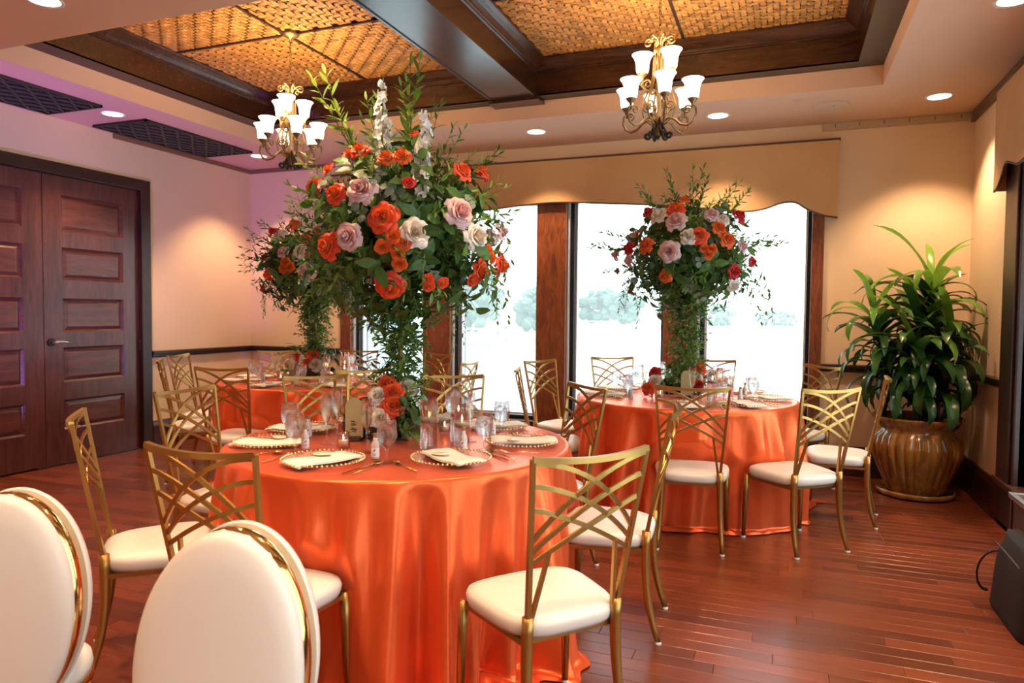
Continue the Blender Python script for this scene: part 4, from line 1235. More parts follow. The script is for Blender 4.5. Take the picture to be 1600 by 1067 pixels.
for col in RM:
    for s in (0, 1):
        rose_meshes[(col, s)] = rose_mb(11 + s).mesh('rose', RM[col], True)
    rose_meshes[(col, 's')] = rose_mb(31, True).mesh('spray_rose', RM[col], True)

def leaf_into(m, base, d, up, L_, W_, fold=.25, droop=.2, tipp=1.0):
    d = Vector(d).normalized(); up = Vector(up); up = (up - d * up.dot(d))
    if up.length < 1e-4: up = d.orthogonal()
    up.normalize(); side = d.cross(up)
    b = len(m.v); prof = [(0, .0), (.22, .72), (.5, 1.0), (.78, .62), (1.0, 0)]
    for t, w_ in prof:
        c = Vector(base) + d * (L_ * t) - up * (droop * L_ * t * t)
        for s in (-1, 0, 1):
            m.v.append(c + side * (s * W_ * .5 * w_) + up * (abs(s) * fold * W_ * .5 * w_))
    for i in range(len(prof) - 1):
        for j in (0, 1):
            q = b + i * 3 + j
            m.face([q, q + 1, q + 4, q + 3])
def sprig(kind, seed, length):
    """a leafy branch growing along +Z (upright kinds) or arching out along +X and down (trailing kinds)"""
    rg = random.Random(seed); m = MB()
    bend = rg.uniform(-.5, .5); b2 = rg.uniform(0, 2 * PI)
    def P(t):
        if kind == 'trail':
            x = length * .62 * (1 - (1 - t) ** 2.0); z = length * (.10 * math.sin(PI * min(1, t * 1.4)) - .62 * t ** 2.1)
            return Vector((x, .03 * length * math.sin(t * 6 + b2), z))
        if kind == 'hang':
            return Vector((.10 * length * math.sin(t * 2.2), .04 * length * math.sin(t * 5 + b2), -length * t))
        q = bend * length * .28 * t * t
        return Vector((q * math.cos(b2), q * math.sin(b2), length * t * (1 - .04 * abs(bend) * t)))
    n = 9
    m.cur = 0
    m.tube([P(i / n) for i in range(n + 1)], [.0022 * (1 - .7 * i / n) + .0004 for i in range(n + 1)], 4)
    m.cur = 1
    def tan(t): return (P(min(1, t + .03)) - P(max(0, t - .03))).normalized()
    if kind in ('ruscus', 'trail', 'hang'):
        nl = int(length / .020)
        for i in range(nl):
            t = (i + .8) / (nl + .3)
            T_ = tan(t); o = T_.orthogonal().normalized()
            o.rotate(Quaternion(T_, i * 2.4 + rg.uniform(-.5, .5)))
            L_ = rg.uniform(.052, .076) * (1 - .35 * t) * (1.1 if t < .8 else 1)
            leaf_into(m, P(t), T_ * .75 + o * .8, T_ - o * .3, L_, L_ * .30, .2, rg.uniform(.0, .3))
        leaf_into(m, P(1), tan(1), (1, 0, 0), .04, .012)
    elif kind == 'broad':
        nl = int(length / .027)
        for i in range(nl):
            t = (i + .7) / nl
            T_ = tan(t); o = T_.orthogonal().normalized(); o.rotate(Quaternion(T_, i * 2.4 + rg.uniform(-.4, .4)))
            L_ = rg.uniform(.075, .105)
            leaf_into(m, P(t), T_ * .5 + o, T_ * .8, L_, L_ * .52, .15, rg.uniform(.1, .5))
    elif kind == 'euca':
        nl = int(length / .020)
        for i in range(nl):
            t = (i + .7) / nl
            T_ = tan(t); o = T_.orthogonal().normalized(); o.rotate(Quaternion(T_, i * 2.0))
            L_ = rg.uniform(.034, .046)
            leaf_into(m, P(t), T_ * .4 + o, T_, L_, L_ * .85, .08, .2)
    elif kind == 'fern':
        nl = int(length / .009)
        for i in range(nl):
            t = (i + .7) / nl
            T_ = tan(t); o = T_.orthogonal().normalized(); o.rotate(Quaternion(T_, i * 2.2 + rg.uniform(-.6, .6)))
            L_ = rg.uniform(.035, .06) * (1.1 - .7 * t)
            leaf_into(m, P(t), T_ * .9 + o * .7, T_, L_, .0042, .1, .2)
    return m
LM = {'ruscus': LEAF_R, 'trail': LEAF_R, 'hang': LEAF_R, 'broad': LEAF_B, 'euca': LEAF_E, 'fern': LEAF_F, 'lit_top': LEAF_Y}
sprigs = {}
def get_sprig(kind, var, length, matk=None):
    key = (kind, var, length, matk)
    if key not in sprigs:
        sprigs[key] = sprig(kind, hash((kind, var)) % 1000 if False else {'ruscus': 1, 'trail': 2, 'hang': 3, 'broad': 4, 'euca': 5, 'fern': 6}[kind] * 40 + var, length).mesh('leafy_sprig', [STEMM, LM[matk or kind]], False)
    return sprigs[key]
WHITEF = pm('white_floret', (.88, .87, .80), .55, 0, Subsurface_Weight=.1)
def spike_mesh(seed, h):
    """a tall spire of white florets"""
    rg = random.Random(seed); m = MB()
    m.cur = 0; m.tube([(0, 0, 0), (.012, 0, h * .5), (0, .010, h)], [.004, .003, .0015], 5)
    m.cur = 1
    n = int(h / .0070)
    for i in range(n):
        t = .22 + .78 * i / n; a = i * 2.4 + rg.uniform(-.5, .5); sz = lerp(.031, .014, (t - .22) / .78) * rg.uniform(.75, 1.2)
        if rg.random() < .22: continue
        o = Vector((math.cos(a), math.sin(a), .25)).normalized(); c = Vector((.012 * math.sin(t * 5), .010 * math.sin(t * 7), h * t)) + o * sz * rg.uniform(.7, 1.35)
        e1 = o.orthogonal().normalized(); e2 = o.cross(e1)
        for k in range(5):
            q = 2 * PI * k / 5 + rg.random(); d = e1 * math.cos(q) + e2 * math.sin(q)
            leaf_into(m, c - o * sz * .3, d + o * .45, o, sz * 1.15, sz * 1.0, .2, .15)
    return m.mesh('flower_spike', [STEMM, WHITEF], True)
spikeA, spikeB = spike_mesh(3, .55), spike_mesh(4, .38)
VIEW_R = Vector((math.cos(YAW), math.sin(YAW), 0))
MIRROR = pm('mirror_tile', (.85, .87, .88), .04, 1.0)

def arrangement(c2, centre, roses, label, tips, spikes, seed, rad=.40, mirror=True, dens=1.0):
    rg = random.Random(seed)
    root = empty('flower_centrepiece', (c2[0], c2[1], TOPZ)); tag(root, label, 'flowers', 'tall flower centrepieces')
    O = Vector((c2[0], c2[1], TOPZ)); C = Vector(centre) - O
    if mirror: MB().bb(-.13, .13, -.13, .13, 0, .018).build('mirror_tile', MIRROR, root, bevel=.002)
    MB().lathe([(.0005, .019), (.075, .019), (.078, .024), (.03, .032), (.012, .045), (.010, C.z - .25), (.03, C.z - .20), (.07, C.z - .15), (.0005, C.z - .13)], 20).build('stand', GOLD, root, True)
    MB().lathe([(.0005, -.20), (.10, -.17), (.16, -.10), (.17, 0), (.12, .10), (.0005, .14)], 20, C).build('floral_foam', pm('foam_green', (.02, .05, .015), .9), root, True)
    def put(kind, var, length, pos, d, roll=None, sc_=1.0, matk=None):
        return add('leafy_sprig', get_sprig(kind, var, length, matk), root, pos, zto(d, rg.uniform(0, 6.28) if roll is None else roll), sc_)
    # dense body of greenery
    N0 = int(330 * dens)
    for i in range(N0):
        z = 1 - 2 * (i + .5) / N0; a = i * 2.39996
        q = math.sqrt(1 - z * z); d = Vector((q * math.cos(a), q * math.sin(a), z * .95 + .02))
        if d.z < -.75 and rg.random() < .5: continue
        k = rg.random()
        kind, var = ('broad', rg.randrange(4)) if k < .34 else (('fern', rg.randrange(3)) if k < .56 else (('ruscus', rg.randrange(5)) if k < .88 else ('euca', rg.randrange(3))))
        matk = 'lit_top' if (kind == 'ruscus' and d.z > .25 and rg.random() < .55) else None  # upper ruscus gets a yellower leaf, chandelier light put into the colour
        j = Vector((rg.uniform(-.5, .5), rg.uniform(-.5, .5), rg.uniform(-.35, .35)))
        put(kind, var, .24, C + Vector((d.x, d.y, d.z)) * (rad * rg.uniform(.40, .62)), d + j * .75, None, rg.uniform(.8, 1.12), matk)
    # spilling fringe
    for i in range(16):
        a = 2 * PI * i / 16 + rg.uniform(-.2, .2)
        o = add('leafy_sprig', get_sprig('trail', rg.randrange(4), .5), root, C + Vector((math.cos(a) * .22, math.sin(a) * .22, rg.uniform(-.18, .08))), (0, 0, a), rg.uniform(.6, .95))
    # feature sprays: (right, up, towards viewer, kind)
    for (dx, dz, dy, kind, sc_) in tips:
        tip = VIEW_R * dx + Vector((0, 0, dz)) + Vector((VIEW_R.y, -VIEW_R.x, 0)) * dy
        L_ = tip.length
        if kind == 'trail':
            a = math.atan2(tip.y, tip.x)
            add('leafy_sprig', get_sprig('trail', rg.randrange(4), .5), root, C + VIEW_R * dx * .35 + Vector((0, 0, dz)), (0, 0, a), sc_)
        elif kind == 'hang':
            add('leafy_sprig', get_sprig('hang', rg.randrange(3), .4), root, C + tip, (0, 0, rg.uniform(0, 6)), sc_)
        else:
            for _ in range(2):
                st = tip * (.35 + .1 * rg.random()); v = tip - st
                put('ruscus', rg.randrange(5), .34, C + st, v + Vector((rg.uniform(-.06, .06), rg.uniform(-.06, .06), rg.uniform(-.03, .03))), None, v.length / .34 * rg.uniform(.86, 1.0), kind if kind == 'lit_top' else None)
    # garland around the stand
    z0 = .04; z1 = C.z - .18
    n = int(215 * dens)
    for i in range(n):
        z = lerp(z0 + .03, z1, i / n); a = i * 2.39996 + rg.uniform(-.3, .3)
        d = Vector((math.cos(a), math.sin(a), rg.uniform(-.5, .35)))
        put('ruscus', rg.randrange(5), .17, (math.cos(a) * .014, math.sin(a) * .012, z), d + Vector((0, 0, rg.choice((-.6, .5)))), None, rg.uniform(.55, .9) * (1.35 if i > n * .75 else 1))
    for (x, y, z, r, col) in roses:
        p = Vector((x, y, z)); d = p.normalized()
        d = (d + Vector((rg.uniform(-.15, .15), rg.uniform(-.15, .15), rg.uniform(-.05, .2)))).normalized()
        me = rose_meshes[(col, 's' if (r < .032) else rg.randrange(2))]
        add('rose', me, root, C + p * 1.0, zto(d, rg.uniform(0, 6)), r * 1.05)
    # roses on the side away from the camera
    for i in range(14):
        a = rg.uniform(.25 * PI, 1.15 * PI) + .0; el = rg.uniform(-.4, .9)
        d = Vector((math.cos(a) * math.cos(el), math.sin(a) * math.cos(el), math.sin(el)))
        add('rose', rose_meshes[(rg.choice('oapwr'), rg.randrange(2))], root, C + d * (rad * 1.1), zto(d, rg.uniform(0, 6)), rg.uniform(.035, .055))
    for (dx, z0_, dy, me, lean, sc_) in spikes:
        p = VIEW_R * dx + Vector((VIEW_R.y, -VIEW_R.x, 0)) * dy + Vector((0, 0, z0_))
        add('flower_spike', me, root, C + p, zto(VIEW_R * lean + Vector((0, 0, 1))), sc_)
    return root
tips1 = [(-.40, .76, .05, 'lit_top', 1), (-.30, .60, .10, 'lit_top', 1), (-.18, .66, -.1, 'ruscus', 1), (.05, .84, 0, 'lit_top', 1), (.10, .72, .05, 'lit_top', 1), (.19, .64, 0, 'ruscus', 1), (.30, .52, .05, 'ruscus', 1),
         (.48, .44, 0, 'ruscus', 1), (.42, .36, .1, 'ruscus', 1), (-.54, .26, 0, 'lit_top', 1), (-.50, .10, .1, 'ruscus', 1), (-.46, -.12, .1, 'ruscus', 1), (-.44, -.30, .15, 'ruscus', 1), (.55, .12, 0, 'ruscus', 1),
         (.58, .02, -.05, 'trail', 1.0), (.58, -.10, .05, 'trail', 1.0), (-.5, -.12, .1, 'trail', .8), (.62, .16, .05, 'trail', 1.0), (.27, -.20, .15, 'hang', .75), (.30, -.24, .0, 'hang', .6), (-.06, .70, 0, 'ruscus', 1), (-.48, .38, .0, 'lit_top', 1), (-.56, -.02, .05, 'ruscus', 1), (-.50, .18, .12, 'lit_top', 1), (-.40, -.20, .2, 'ruscus', 1), (.50, .24, .1, 'lit_top', 1), (.46, -.22, .1, 'ruscus', 1), (-.10, -.26, .2, 'hang', .5)]
arrangement((-1.70, 2.93), (-1.70, 2.93, 1.69), R1, 'tallest flower centrepiece of orange and blush roses on the near table', tips1,
            [(-.065, .20, .10, spikeA, -.02, .95), (.12, .16, .22, spikeB, .05, 1.0), (-.055, .20, .14, spikeB, .0, .9), (.14, .10, .26, spikeB, .0, .7)], 21, rad=.435)
tips2 = [(-.12, .66, 0, 'ruscus', 1), (-.33, .56, 0, 'ruscus', 1), (-.36, .46, .05, 'ruscus', 1), (.06, .66, 0, 'ruscus', 1), (.10, .60, .05, 'ruscus', 1), (.0, .56, -.05, 'ruscus', 1), (.32, .60, 0, 'lit_top', 1), (.46, .52, 0, 'ruscus', 1), (.28, .50, .05, 'ruscus', 1),
         (-.62, .20, 0, 'ruscus', 1), (-.74, .10, 0, 'ruscus', 1), (-.55, .06, .1, 'trail', .9), (.60, .18, 0, 'ruscus', 1), (.70, .16, -.05, 'ruscus', 1), (.55, -.06, 0, 'trail', 1.2), (.60, -.02, .1, 'trail', 1.25), (.5, -.16, .1, 'trail', 1.1), (-.38, -.22, .1, 'hang', .65), (-.34, -.2, .15, 'hang', .55), (-.60, -.10, 0, 'ruscus', 1)]
arrangement((-.65, 5.15), (-.65, 5.15, 1.74), R2, 'tall flower centrepiece in front of the lake windows', tips2, [], 33)
tips3 = [(-.58, .34, 0, 'ruscus', 1), (-.62, .22, 0, 'ruscus', 1), (-.66, .12, .05, 'ruscus', 1), (-.60, .0, .1, 'ruscus', 1), (-.52, -.14, .1, 'ruscus', 1), (-.30, .5, 0, 'ruscus', 1), (-.46, .42, 0, 'ruscus', 1), (-.40, -.12, .1, 'hang', .7), (-.34, -.1, .1, 'hang', .6), (-.15, .6, 0, 'ruscus', 1), (.3, .5, 0, 'ruscus', 1), (.55, .2, 0, 'ruscus', 1)]
arrangement((-3.75, 5.02), (-3.75, 5.02, 1.70), R3, 'tall flower centrepiece in the corner behind the tallest one', tips3, [], 45)

# ------------------------------------------------------------------ low rose posies in twig-wrapped vases
TWIG = pm('twig_brown', (.085, .045, .026), .7)
def twig_vase(root, pos, r, h, seed):
    rg = random.Random(seed); v = empty('twig_vase'); 
    v = MB().lathe([(.0005, .002), (r * .8, .002), (r, h * .3), (r * .96, h * .8), (r * .8, h), (r * .74, h), (.0005, h * .9)], 20).build('twig_vase', pm('vase_dark', (.03, .018, .012), .6), root, True, loc=pos)
    for k in range(26):
        pts = []; z = rg.uniform(.08, .95) * h; tl = rg.uniform(-.35, .35); a0 = rg.uniform(0, 6.28); ar = rg.uniform(2.2, 5)
        for i in range(15):
            a = a0 + ar * i / 14; zz = min(h, max(.004, z + tl * h * math.sin(a + k)))
            q = (r * 1.06 + rg.uniform(0, .003)) * (.82 + .2 * math.sin(PI * min(1, max(0, zz / h * .8 + .12))))
            pts.append((q * math.cos(a), q * math.sin(a), zz))
        MB().tube(pts, rg.uniform(.0018, .0032), 5).build('twig', TWIG, v, True)
    return v
def posy(c2, label, vases, roses, greens, seed):
    rg = random.Random(seed)
    root = empty('rose_posy', (c2[0], c2[1], TOPZ)); tag(root, label, 'flowers', 'low rose posies')
    for (x, y, r, h) in vases: twig_vase(root, (x, y, 0), r, h, rg.randrange(99))
    for (dx, dy, z, r, col) in roses:
        p = VIEW_R * dx + Vector((VIEW_R.y, -VIEW_R.x, 0)) * dy + Vector((0, 0, z))
        d = VIEW_R * (dx * 2.2 + rg.uniform(-.2, .2)) + Vector((VIEW_R.y, -VIEW_R.x, 0)) * (.75 + dy) + Vector((0, 0, .45))
        add('rose', rose_meshes[(col, rg.randrange(2))], root, p, zto(d, rg.uniform(0, 6)), r)
    for (dx, dy, z, ux, uz, kind, L_) in greens:
        p = VIEW_R * dx + Vector((VIEW_R.y, -VIEW_R.x, 0)) * dy + Vector((0, 0, z))
        for _ in range(2):
            d = VIEW_R * ux + Vector((VIEW_R.y, -VIEW_R.x, 0)) * rg.uniform(-.5, .6) + Vector((0, 0, uz))
            add('leafy_sprig', get_sprig(kind, rg.randrange(3), L_), root, p, zto(d, rg.uniform(0, 6)), rg.uniform(.8, 1.05))
    return root
G0 = [(.02, .0, .11, .8, .5, 'broad', .15), (.03, .03, .10, 1, .1, 'broad', .15), (.02, .02, .09, 1, -.4, 'ruscus', .16), (0, -.02, .12, .3, 1, 'ruscus', .16), (-.02, -.02, .12, -.6, .7, 'broad', .12), (.05, .0, .14, .7, .9, 'ruscus', .16), (.04, -.03, .12, 1, .6, 'broad', .15), (.03, .05, .08, .9, -.2, 'ruscus', .14)]
posy((T1.x - .075, T1.y - .01), 'low orange and white rose posy in twig vases on the near table', [(.0, -.02, .062, .115), (-.14, -.03, .052, .13), (.05, .12, .05, .11)],
     [(.035, .02, .215, .052, 'o'), (.045, .06, .165, .050, 'o'), (-.03, .03, .205, .042, 'w'), (-.005, .08, .115, .048, 'w'), (.0, -.03, .255, .040, 'o'), (.09, -.05, .235, .045, 'w')], G0, 5)
posy((T2.x - .02, T2.y - .01), 'low red and white rose posy on the window table', [(.02, -.02, .055, .09), (-.12, .10, .05, .10)],
     [(.085, .03, .135, .060, 'w'), (.13, .0, .195, .045, 'o'), (.10, .07, .09, .044, 'r'), (-.20, .02, .17, .042, 'r'), (-.21, .06, .115, .046, 'w'), (-.255, .08, .065, .045, 'o'), (.05, .0, .13, .05, 'w')],
     [(.14, 0, .12, 1, .4, 'ruscus', .16), (.15, .02, .10, 1, .1, 'ruscus', .14), (-.16, .05, .1, .6, .3, 'broad', .13), (-.14, .08, .06, .7, -.3, 'broad', .12), (-.2, .06, .04, -.3, -.4, 'ruscus', .12), (.03, -.03, .12, .0, .8, 'ruscus', .14), (-.06, -.02, .1, -.4, .6, 'broad', .13)], 6)
posy((T3.x - .06, T3.y + .02), 'low orange and white rose posy on the corner table', [(.02, -.02, .055, .10)],
     [(.04, .03, .215, .05, 'o'), (.06, .05, .135, .058, 'w'), (-.12, .0, .19, .04, 'o'), (-.17, .02, .13, .055, 'c'), (.0, .04, .15, .042, 'o')],
     [(.10, 0, .16, 1, .3, 'broad', .14), (.10, .02, .10, 1, -.2, 'broad', .14), (-.10, 0, .2, -.3, .8, 'broad', .12), (-.12, .02, .1, -.4, -.1, 'ruscus', .14), (.0, -.04, .2, .2, .9, 'broad', .13), (.12, -.02, .2, .8, .6, 'broad', .12)], 7)
# ------------------------------------------------------------------ chandeliers
SHADE = bpy.data.materials.new('frosted_shade'); SHADE.use_nodes = True
_N, _L = SHADE.node_tree.nodes, SHADE.node_tree.links
_b = _N['Principled BSDF']; _b.inputs['Base Color'].default_value = (.9, .82, .68, 1); _b.inputs['Roughness'].default_value = .4
_b.inputs['Emission Color'].default_value = (1.0, .80, .52, 1); _b.inputs['Emission Strength'].default_value = SHADE_EMIT
CUPB = pm('bronze_cup', (.24, .16, .08), .4, .8)
def spiral(cx, cz, r0_, turns, a0, n=22, sgn=1):
    return [(cx + r0_ * (1 - .82 * i / n) * math.cos(a0 + sgn * turns * 2 * PI * i / n), cz + r0_ * (1 - .82 * i / n) * math.sin(a0 + sgn * turns * 2 * PI * i / n)) for i in range(n + 1)]
def rad3(pts, a): return [(p[0] * math.cos(a), p[0] * math.sin(a), p[1]) for p in pts]
def make_chandelier():
    root = empty('chandelier')
    Z0 = -.985           # bottom relative to the panel
    zz = lambda h: Z0 + h
    MB().lathe([(.0005, -.052), (.012, -.050), (.016, -.040), (.040, -.034), (.060, -.022), (.064, -.012), (.060, -.006), (.066, 0), (.066, .004)], 32, rf=lambda r, z, a: r * (1 + (.02 * math.cos(24 * a) if r > .05 else 0))).build('canopy', BRONZE, root, True)
    # chain
    n = 15; top = -.052; bot = zz(.60); st = (top - bot) / n
    for k in range(n):
        zc_ = top - (k + .5) * st; q = PI / 2 * (k % 2) + .4
        pts = [(.0075 * math.cos(t) * math.cos(q), .0075 * math.cos(t) * math.sin(q), zc_ + st * .66 * math.sin(t)) for t in [2 * PI * i / 12 for i in range(12)]]
        MB().tube(pts, .0022, 5, closed=True).build('chain_link', BRONZE, root, True)
    # column
    MB().lathe([(.0005, zz(.02)), (.012, zz(.03)), (.022, zz(.06)), (.018, zz(.09)), (.026, zz(.115)), (.012, zz(.15)), (.010, zz(.20)), (.016, zz(.25)), (.024, zz(.30)), (.016, zz(.33)), (.012, zz(.36)), (.012, zz(.44)), (.016, zz(.47)), (.03, zz(.50)), (.036, zz(.515)), (.034, zz(.535)), (.02, zz(.545)), (.008, zz(.56)), (.006, zz(.60)), (.0005, zz(.60))], 20).build('column', BRONZE, root, True)
    # long bowed rods from crown to hub
    for k in range(6):
        a = 2 * PI * k / 6 + PI / 6
        p = [(.028, zz(.51)), (.034, zz(.45)), (.036, zz(.38)), (.05, zz(.32)), (.085, zz(.25)), (.10, zz(.19)), (.085, zz(.13)), (.045, zz(.095)), (.02, zz(.09))]
        MB().tube(rad3(p, a), .0058, 6).build('bowed_rod', BRONZE, root, True)
        q = spiral(.066, zz(.20), .030, 1.5, -PI / 2)
        MB().tube(rad3(q, a), .0050, 6).build('inner_scroll', BRONZE, root, True)
        # crown scroll
        p = [(.012, zz(.55)), (.02, zz(.59)), (.045, zz(.595))] + spiral(.068, zz(.578), .026, 1.2, PI * .6, 16, -1)
        MB().tube(rad3(p, a), .0058, 6).build('crown_scroll', BRONZE, root, True)
        # bottom scroll
        p = [(.015, zz(.10)), (.03, zz(.07)), (.045, zz(.04))] + spiral(.064, zz(.030), .024, 1.2, PI * .8, 16, 1)
        MB().tube(rad3(p, a), .0085, 6).build('base_scroll', DARKM, root, True)
    MB().lathe([(.0005, zz(0)), (.008, zz(.005)), (.012, zz(.02)), (.006, zz(.03))], 12).build('finial', DARKM, root, True)
    def lamp(a, r, h, arm):
        am = MB().tube(rad3(arm, a), .0076, 6).build('arm', BRONZE, root, True)
        sp = spiral(r - .030, zz(h - .045), .028, 1.3, 0, 18, 1)
        MB().tube(rad3(sp, a), .0056, 6).build('arm_scroll', BRONZE, am, True)
        x, y = r * math.cos(a), r * math.sin(a)
        MB().lathe([(.006, zz(h - .03)), (.010, zz(h - .012)), (.024, zz(h + .004)), (.031, zz(h + .014)), (.030, zz(h + .018)), (.0005, zz(h + .008))], 18, (x, y, 0)).build('cup', CUPB, am, True)
        MB().lathe([(.030, zz(h + .014)), (.036, zz(h + .03)), (.039, zz(h + .06)), (.042, zz(h + .085)), (.052, zz(h + .11)), (.064, zz(h + .125)), (.062, zz(h + .126)), (.049, zz(h + .11)), (.039, zz(h + .085)), (.036, zz(h + .06)), (.033, zz(h + .03)), (.027, zz(h + .016))], 24, (x, y, 0)).build('shade', SHADE, root, True)
        d = bpy.data.lights.new('bulb', 'POINT'); d.energy = BULB_W; d.color = WARM2; d.shadow_soft_size = .022
        add('bulb', d, root, (x, y, zz(h + .115)))
    for k in range(6):
        a = 2 * PI * k / 6 + .35; r = .205; h = .20
        arm = [(.02, zz(.10)), (.06, zz(.125)), (.10, zz(.11)), (.135, zz(.075)), (.175, zz(.065)), (.21, zz(.085)), (.226, zz(.125)), (.222, zz(.16)), (.207, zz(.172))]
        lamp(a, r, h, arm)
    for k in range(3):
        a = 2 * PI * k / 3 + .9; r = .10; h = .375
        arm = [(.015, zz(.28)), (.04, zz(.27)), (.075, zz(.29)), (.105, zz(.325)), (.102, zz(.348))]
        lamp(a, r, h, arm)
    return root
ch = make_chandelier()
ch.location = (-3.40, 4.265, PZ); tag(ch, 'bronze scrolled chandelier with lit glass shades, left, partly behind flowers', 'chandelier', 'bronze chandeliers')
c2 = copy_tree(ch); c2.location = (-.725, 4.265, PZ); c2.rotation_euler = (0, 0, .5)
tag(c2, 'bronze scrolled chandelier with lit glass shades hanging right of the beam', 'chandelier', 'bronze chandeliers')
# ------------------------------------------------------------------ potted dracaena
POTX, POTY = .955, 6.03
def glaze():
    m, N, L, b = nm('amber_glaze')
    f = noise(N, L, coords(N, L, (9, 9, 1.6), 'Object'), 2, 5, .6, .6)
    L.new(ramp(N, L, f, [(.3, (.14, .055, .010)), (.55, (.33, .15, .03)), (.78, (.52, .28, .07))]), b.inputs['Base Color'])
    b.inputs['Roughness'].default_value = .16; b.inputs['Coat Weight'].default_value = .5; b.inputs['Coat Roughness'].default_value = .06
    bump(N, L, b, f, .1, .004)
    return m
GLAZE = glaze()
pot = empty('planter_pot', (POTX, POTY, 0)); tag(pot, 'large ribbed amber glazed pot in the far right corner', 'pot')
MB().lathe([(.0005, .004), (.24, .004), (.262, .012), (.268, .045), (.258, .05), (.250, .03), (.0005, .022)], 48).build('saucer', GLAZE, pot, True)
prof = [(.0005, .03), (.185, .03), (.195, .04), (.225, .12), (.268, .22), (.300, .32), (.306, .39), (.290, .45), (.262, .485), (.250, .50), (.262, .525), (.290, .56), (.308, .585), (.306, .60), (.292, .598), (.262, .56), (.235, .51), (.23, .47)]
n_rib = 30
def ribs(r, z, a):
    if .035 < z < .49 and r > .18:
        k = max(0, min(1, (.49 - z) / .05)) * max(0, min(1, (z - .03) / .05))
        return r * (1 + .050 * k * abs(math.cos(n_rib * a / 2)) - .03 * k)
    return r
MB().lathe(prof, 300, rf=ribs).build('pot_body', GLAZE, pot, True)
MB().lathe([(.0005, .545), (.12, .55), (.25, .54)], 24).build('soil', pm('soil', (.03, .018, .012), .95), pot)
plant = empty('dracaena_plant', (POTX, POTY, .54)); tag(plant, 'tall leafy dracaena growing in the amber pot', 'plant')
CANE = pm('cane', (.10, .075, .045), .8)
def strap(seed, bendk, L_, W_):
    """strap leaf: leaves the stem along +X rising, then arches down"""
    m = MB(); n = 10
    rg = random.Random(seed); tw = rg.uniform(-.5, .5)
    pos = Vector((0, 0, 0)); ang = 1.05 - .12 * bendk; pts = []
    for i in range(n + 1):
        pts.append((pos.copy(), ang)); ang -= bendk * (.11 + .24 * (i / n)); pos = pos + Vector((math.cos(ang), 0, math.sin(ang))) * (L_ / n)
    for i, (p, a) in enumerate(pts):
        t = i / n; w_ = W_ * (.35 + .65 * math.sin(PI * min(1, t * .92 + .06)) ** .7) * (1 if t < .85 else max(.02, (1 - t) / .15) ** .7)
        nrm = Vector((-math.sin(a), 0, math.cos(a)))
        for s in (-1, 0, 1):
            m.v.append(p + Vector((0, s * w_ / 2, 0)) + nrm * (abs(s) * .16 * w_ + s * tw * .12 * w_ * t) + nrm * (.006 * math.sin(t * 9 + seed) * s))
    for i in range(n):
        for j in (0, 1): m.face([3 * i + j, 3 * i + j + 1, 3 * i + 4 + j, 3 * i + 3 + j])
    return m
strapD = {(k, q): strap(7 * k + q, (.35, .75, 1.15, 1.5)[k], .50, .072).mesh('leaf', LEAF_D, True) for k in range(4) for q in range(2)}
strapY = {(k, q): strap(7 * k + q + 50, (.45, .75, 1.0, 1.25)[k], .54, .066).mesh('leaf', LEAF_DY, True) for k in range(4) for q in range(2)}
def cane(x, y, h, lean, crowns, seed, size=1.0):
    rg = random.Random(seed)
    top = Vector((x + lean[0], y + lean[1], h))
    MB().tube([(x, y, -.02), (x + lean[0] * .4, y + lean[1] * .4, h * .5), top], [.021, .018, .013], 8).build('cane', CANE, plant, True)
    n = crowns
    for i in range(n):
        t = i / (n - 1)            # 0 lowest leaf .. 1 youngest
        hgt = h * lerp(.22, 1.03, t ** .8)
        base = Vector((x, y, -.02)).lerp(top, min(1, hgt / h)) + Vector((0, 0, max(0, hgt - h)))
        a = i * 2.39996 + rg.uniform(-.3, .3)
        if t > .80: me = strapY[(0 if t > .93 else rg.choice((1, 2, 2, 3)), rg.randrange(2))]
        else: me = strapD[(min(3, max(0, int((1 - t) * 3.4 + rg.uniform(0, .8)))), rg.randrange(2))]
        s = size * rg.uniform(.85, 1.15)
        # keep leaves inside the room corner
        tip = base + Vector((math.cos(a), math.sin(a), 0)) * .36 * s
        wx, wy = POTX + tip.x, POTY + tip.y
        if wx > XR - .04 or wy > YB - .04:
            s *= .72
            tip = base + Vector((math.cos(a), math.sin(a), 0)) * .36 * s
            if POTX + tip.x > XR - .04: a = PI - a
            if POTY + base.y + math.sin(a) * .36 * s > YB - .04: a = -a
        up = 0 if t < .94 else -.3
        add('leaf', me, plant, base, (0, up, a), s)
cane(.06, .06, 1.03, (.02, .02), 54, 1, 1.08)
cane(-.10, -.02, .80, (-.22, -.04), 42, 2, .95)
cane(.10, -.08, .66, (.08, -.05), 44, 3, 1.0)
cane(-.02, -.10, .60, (-.05, -.08), 36, 4, .95)
cane(.0, .02, .82, (.0, .0), 36, 5, 1.0)

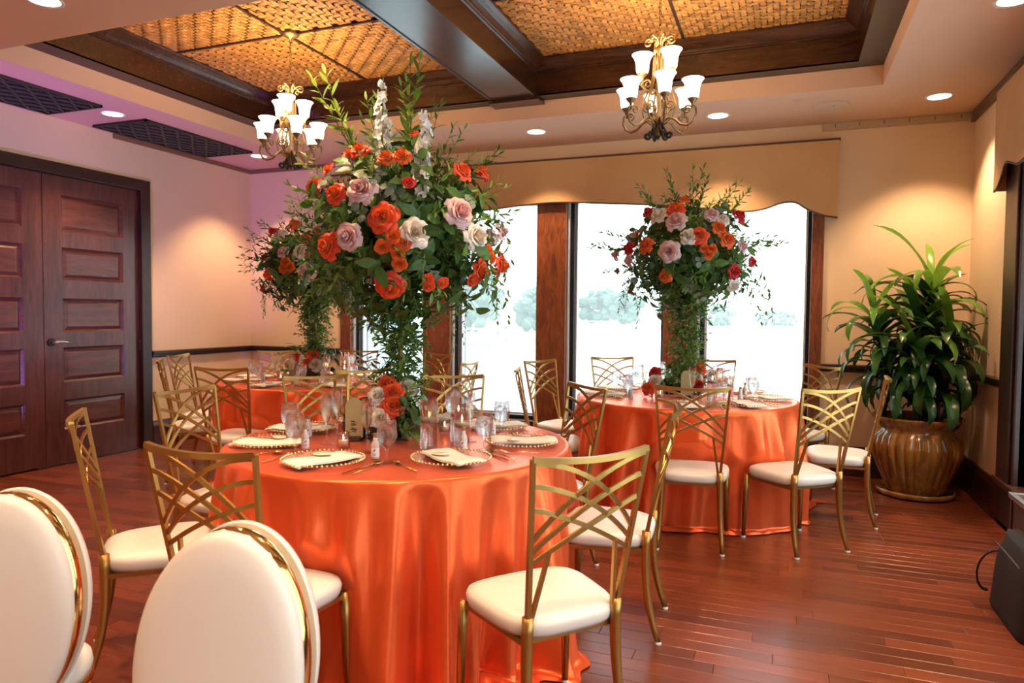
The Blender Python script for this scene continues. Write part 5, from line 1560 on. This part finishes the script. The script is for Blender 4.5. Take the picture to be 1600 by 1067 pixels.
# ------------------------------------------------------------------ equipment by the right picture edge
CASEW = wood('case_laminate', (.045, .016, .014), (.10, .035, .028), .35, (3, 3, 14))
ALU = pm('aluminium_edge', (.60, .61, .63), .3, .9)
NYLON = pm('black_nylon', (.007, .008, .010), .7)
cs = empty('equipment_case', (1.195, 3.79, 0)); tag(cs, 'dark laminate flight case with aluminium edges at the right picture edge', 'case')
hx, hy, h = .115, .34, .47
MB().bb(-hx, hx, -hy, hy, .03, h).build('case_body', CASEW, cs, bevel=.004)
m = MB()
for sy in (-1, 1):
    m.bb(-hx - .008, hx + .004, sy * hy - .012, sy * hy + .012, h - .016, h + .008)
for sx in (-1, 1):
    m.bb(sx * hx - .014, sx * hx + .008, -hy - .01, hy + .01, h - .018, h + .010)
m.build('edge_strip', ALU, cs, bevel=.003)
m = MB(); m.bb(-hx - .006, -hx + .006, -hy - .008, -hy + .016, .03, h); m.bb(-hx - .006, -hx + .006, hy - .016, hy + .008, .03, h); m.build('corner_strip', CASEW, cs)
for sx in (-1, 1):
    for sy in (-1, 1): MB().lathe([(.0005, 0), (.02, 0), (.022, .015), (.02, .03)], 12, (sx * .08, sy * .28, 0)).build('rubber_foot', NYLON, cs)
bag = empty('black_bag', (.985, 3.66, 0)); tag(bag, 'soft black bag with a strap leaning on the flight case', 'bag')
def bagf(u, v):
    a = 2 * PI * u; e = .45
    c, s = math.cos(a), math.sin(a)
    X = math.copysign(abs(c) ** e, c) * .052; Y = math.copysign(abs(s) ** e, s) * .26
    k = 1 + .08 * math.sin(v * PI) + .02 * math.sin(7 * a + v * 5)
    z = .36 * v
    return (X * k * (1 - .35 * max(0, v - .7) / .3) + .04 * v, Y * k * (1 - .15 * v), z + .0)
m = MB(); m.grid(bagf, 40, 14)
b = len(m.v); 
m.face([14 * 41 + i for i in range(40)]); m.face([39 - i for i in range(40)])
m.build('bag_body', NYLON, bag, True)
MB().tube(bez((-.03, .16, .27), (-.13, .20, .24), (-.12, .20, .05), (-.055, .22, .06), 14), .009, 6, flat=.5).build('strap', NYLON, bag, True)
MB().tube(bez((-.045, -.2, .30), (-.06, -.1, .33), (-.06, .1, .33), (-.04, .2, .30), 10), .004, 5).build('zip', pm('zip_grey', (.06, .06, .065), .5, .4), bag, True)
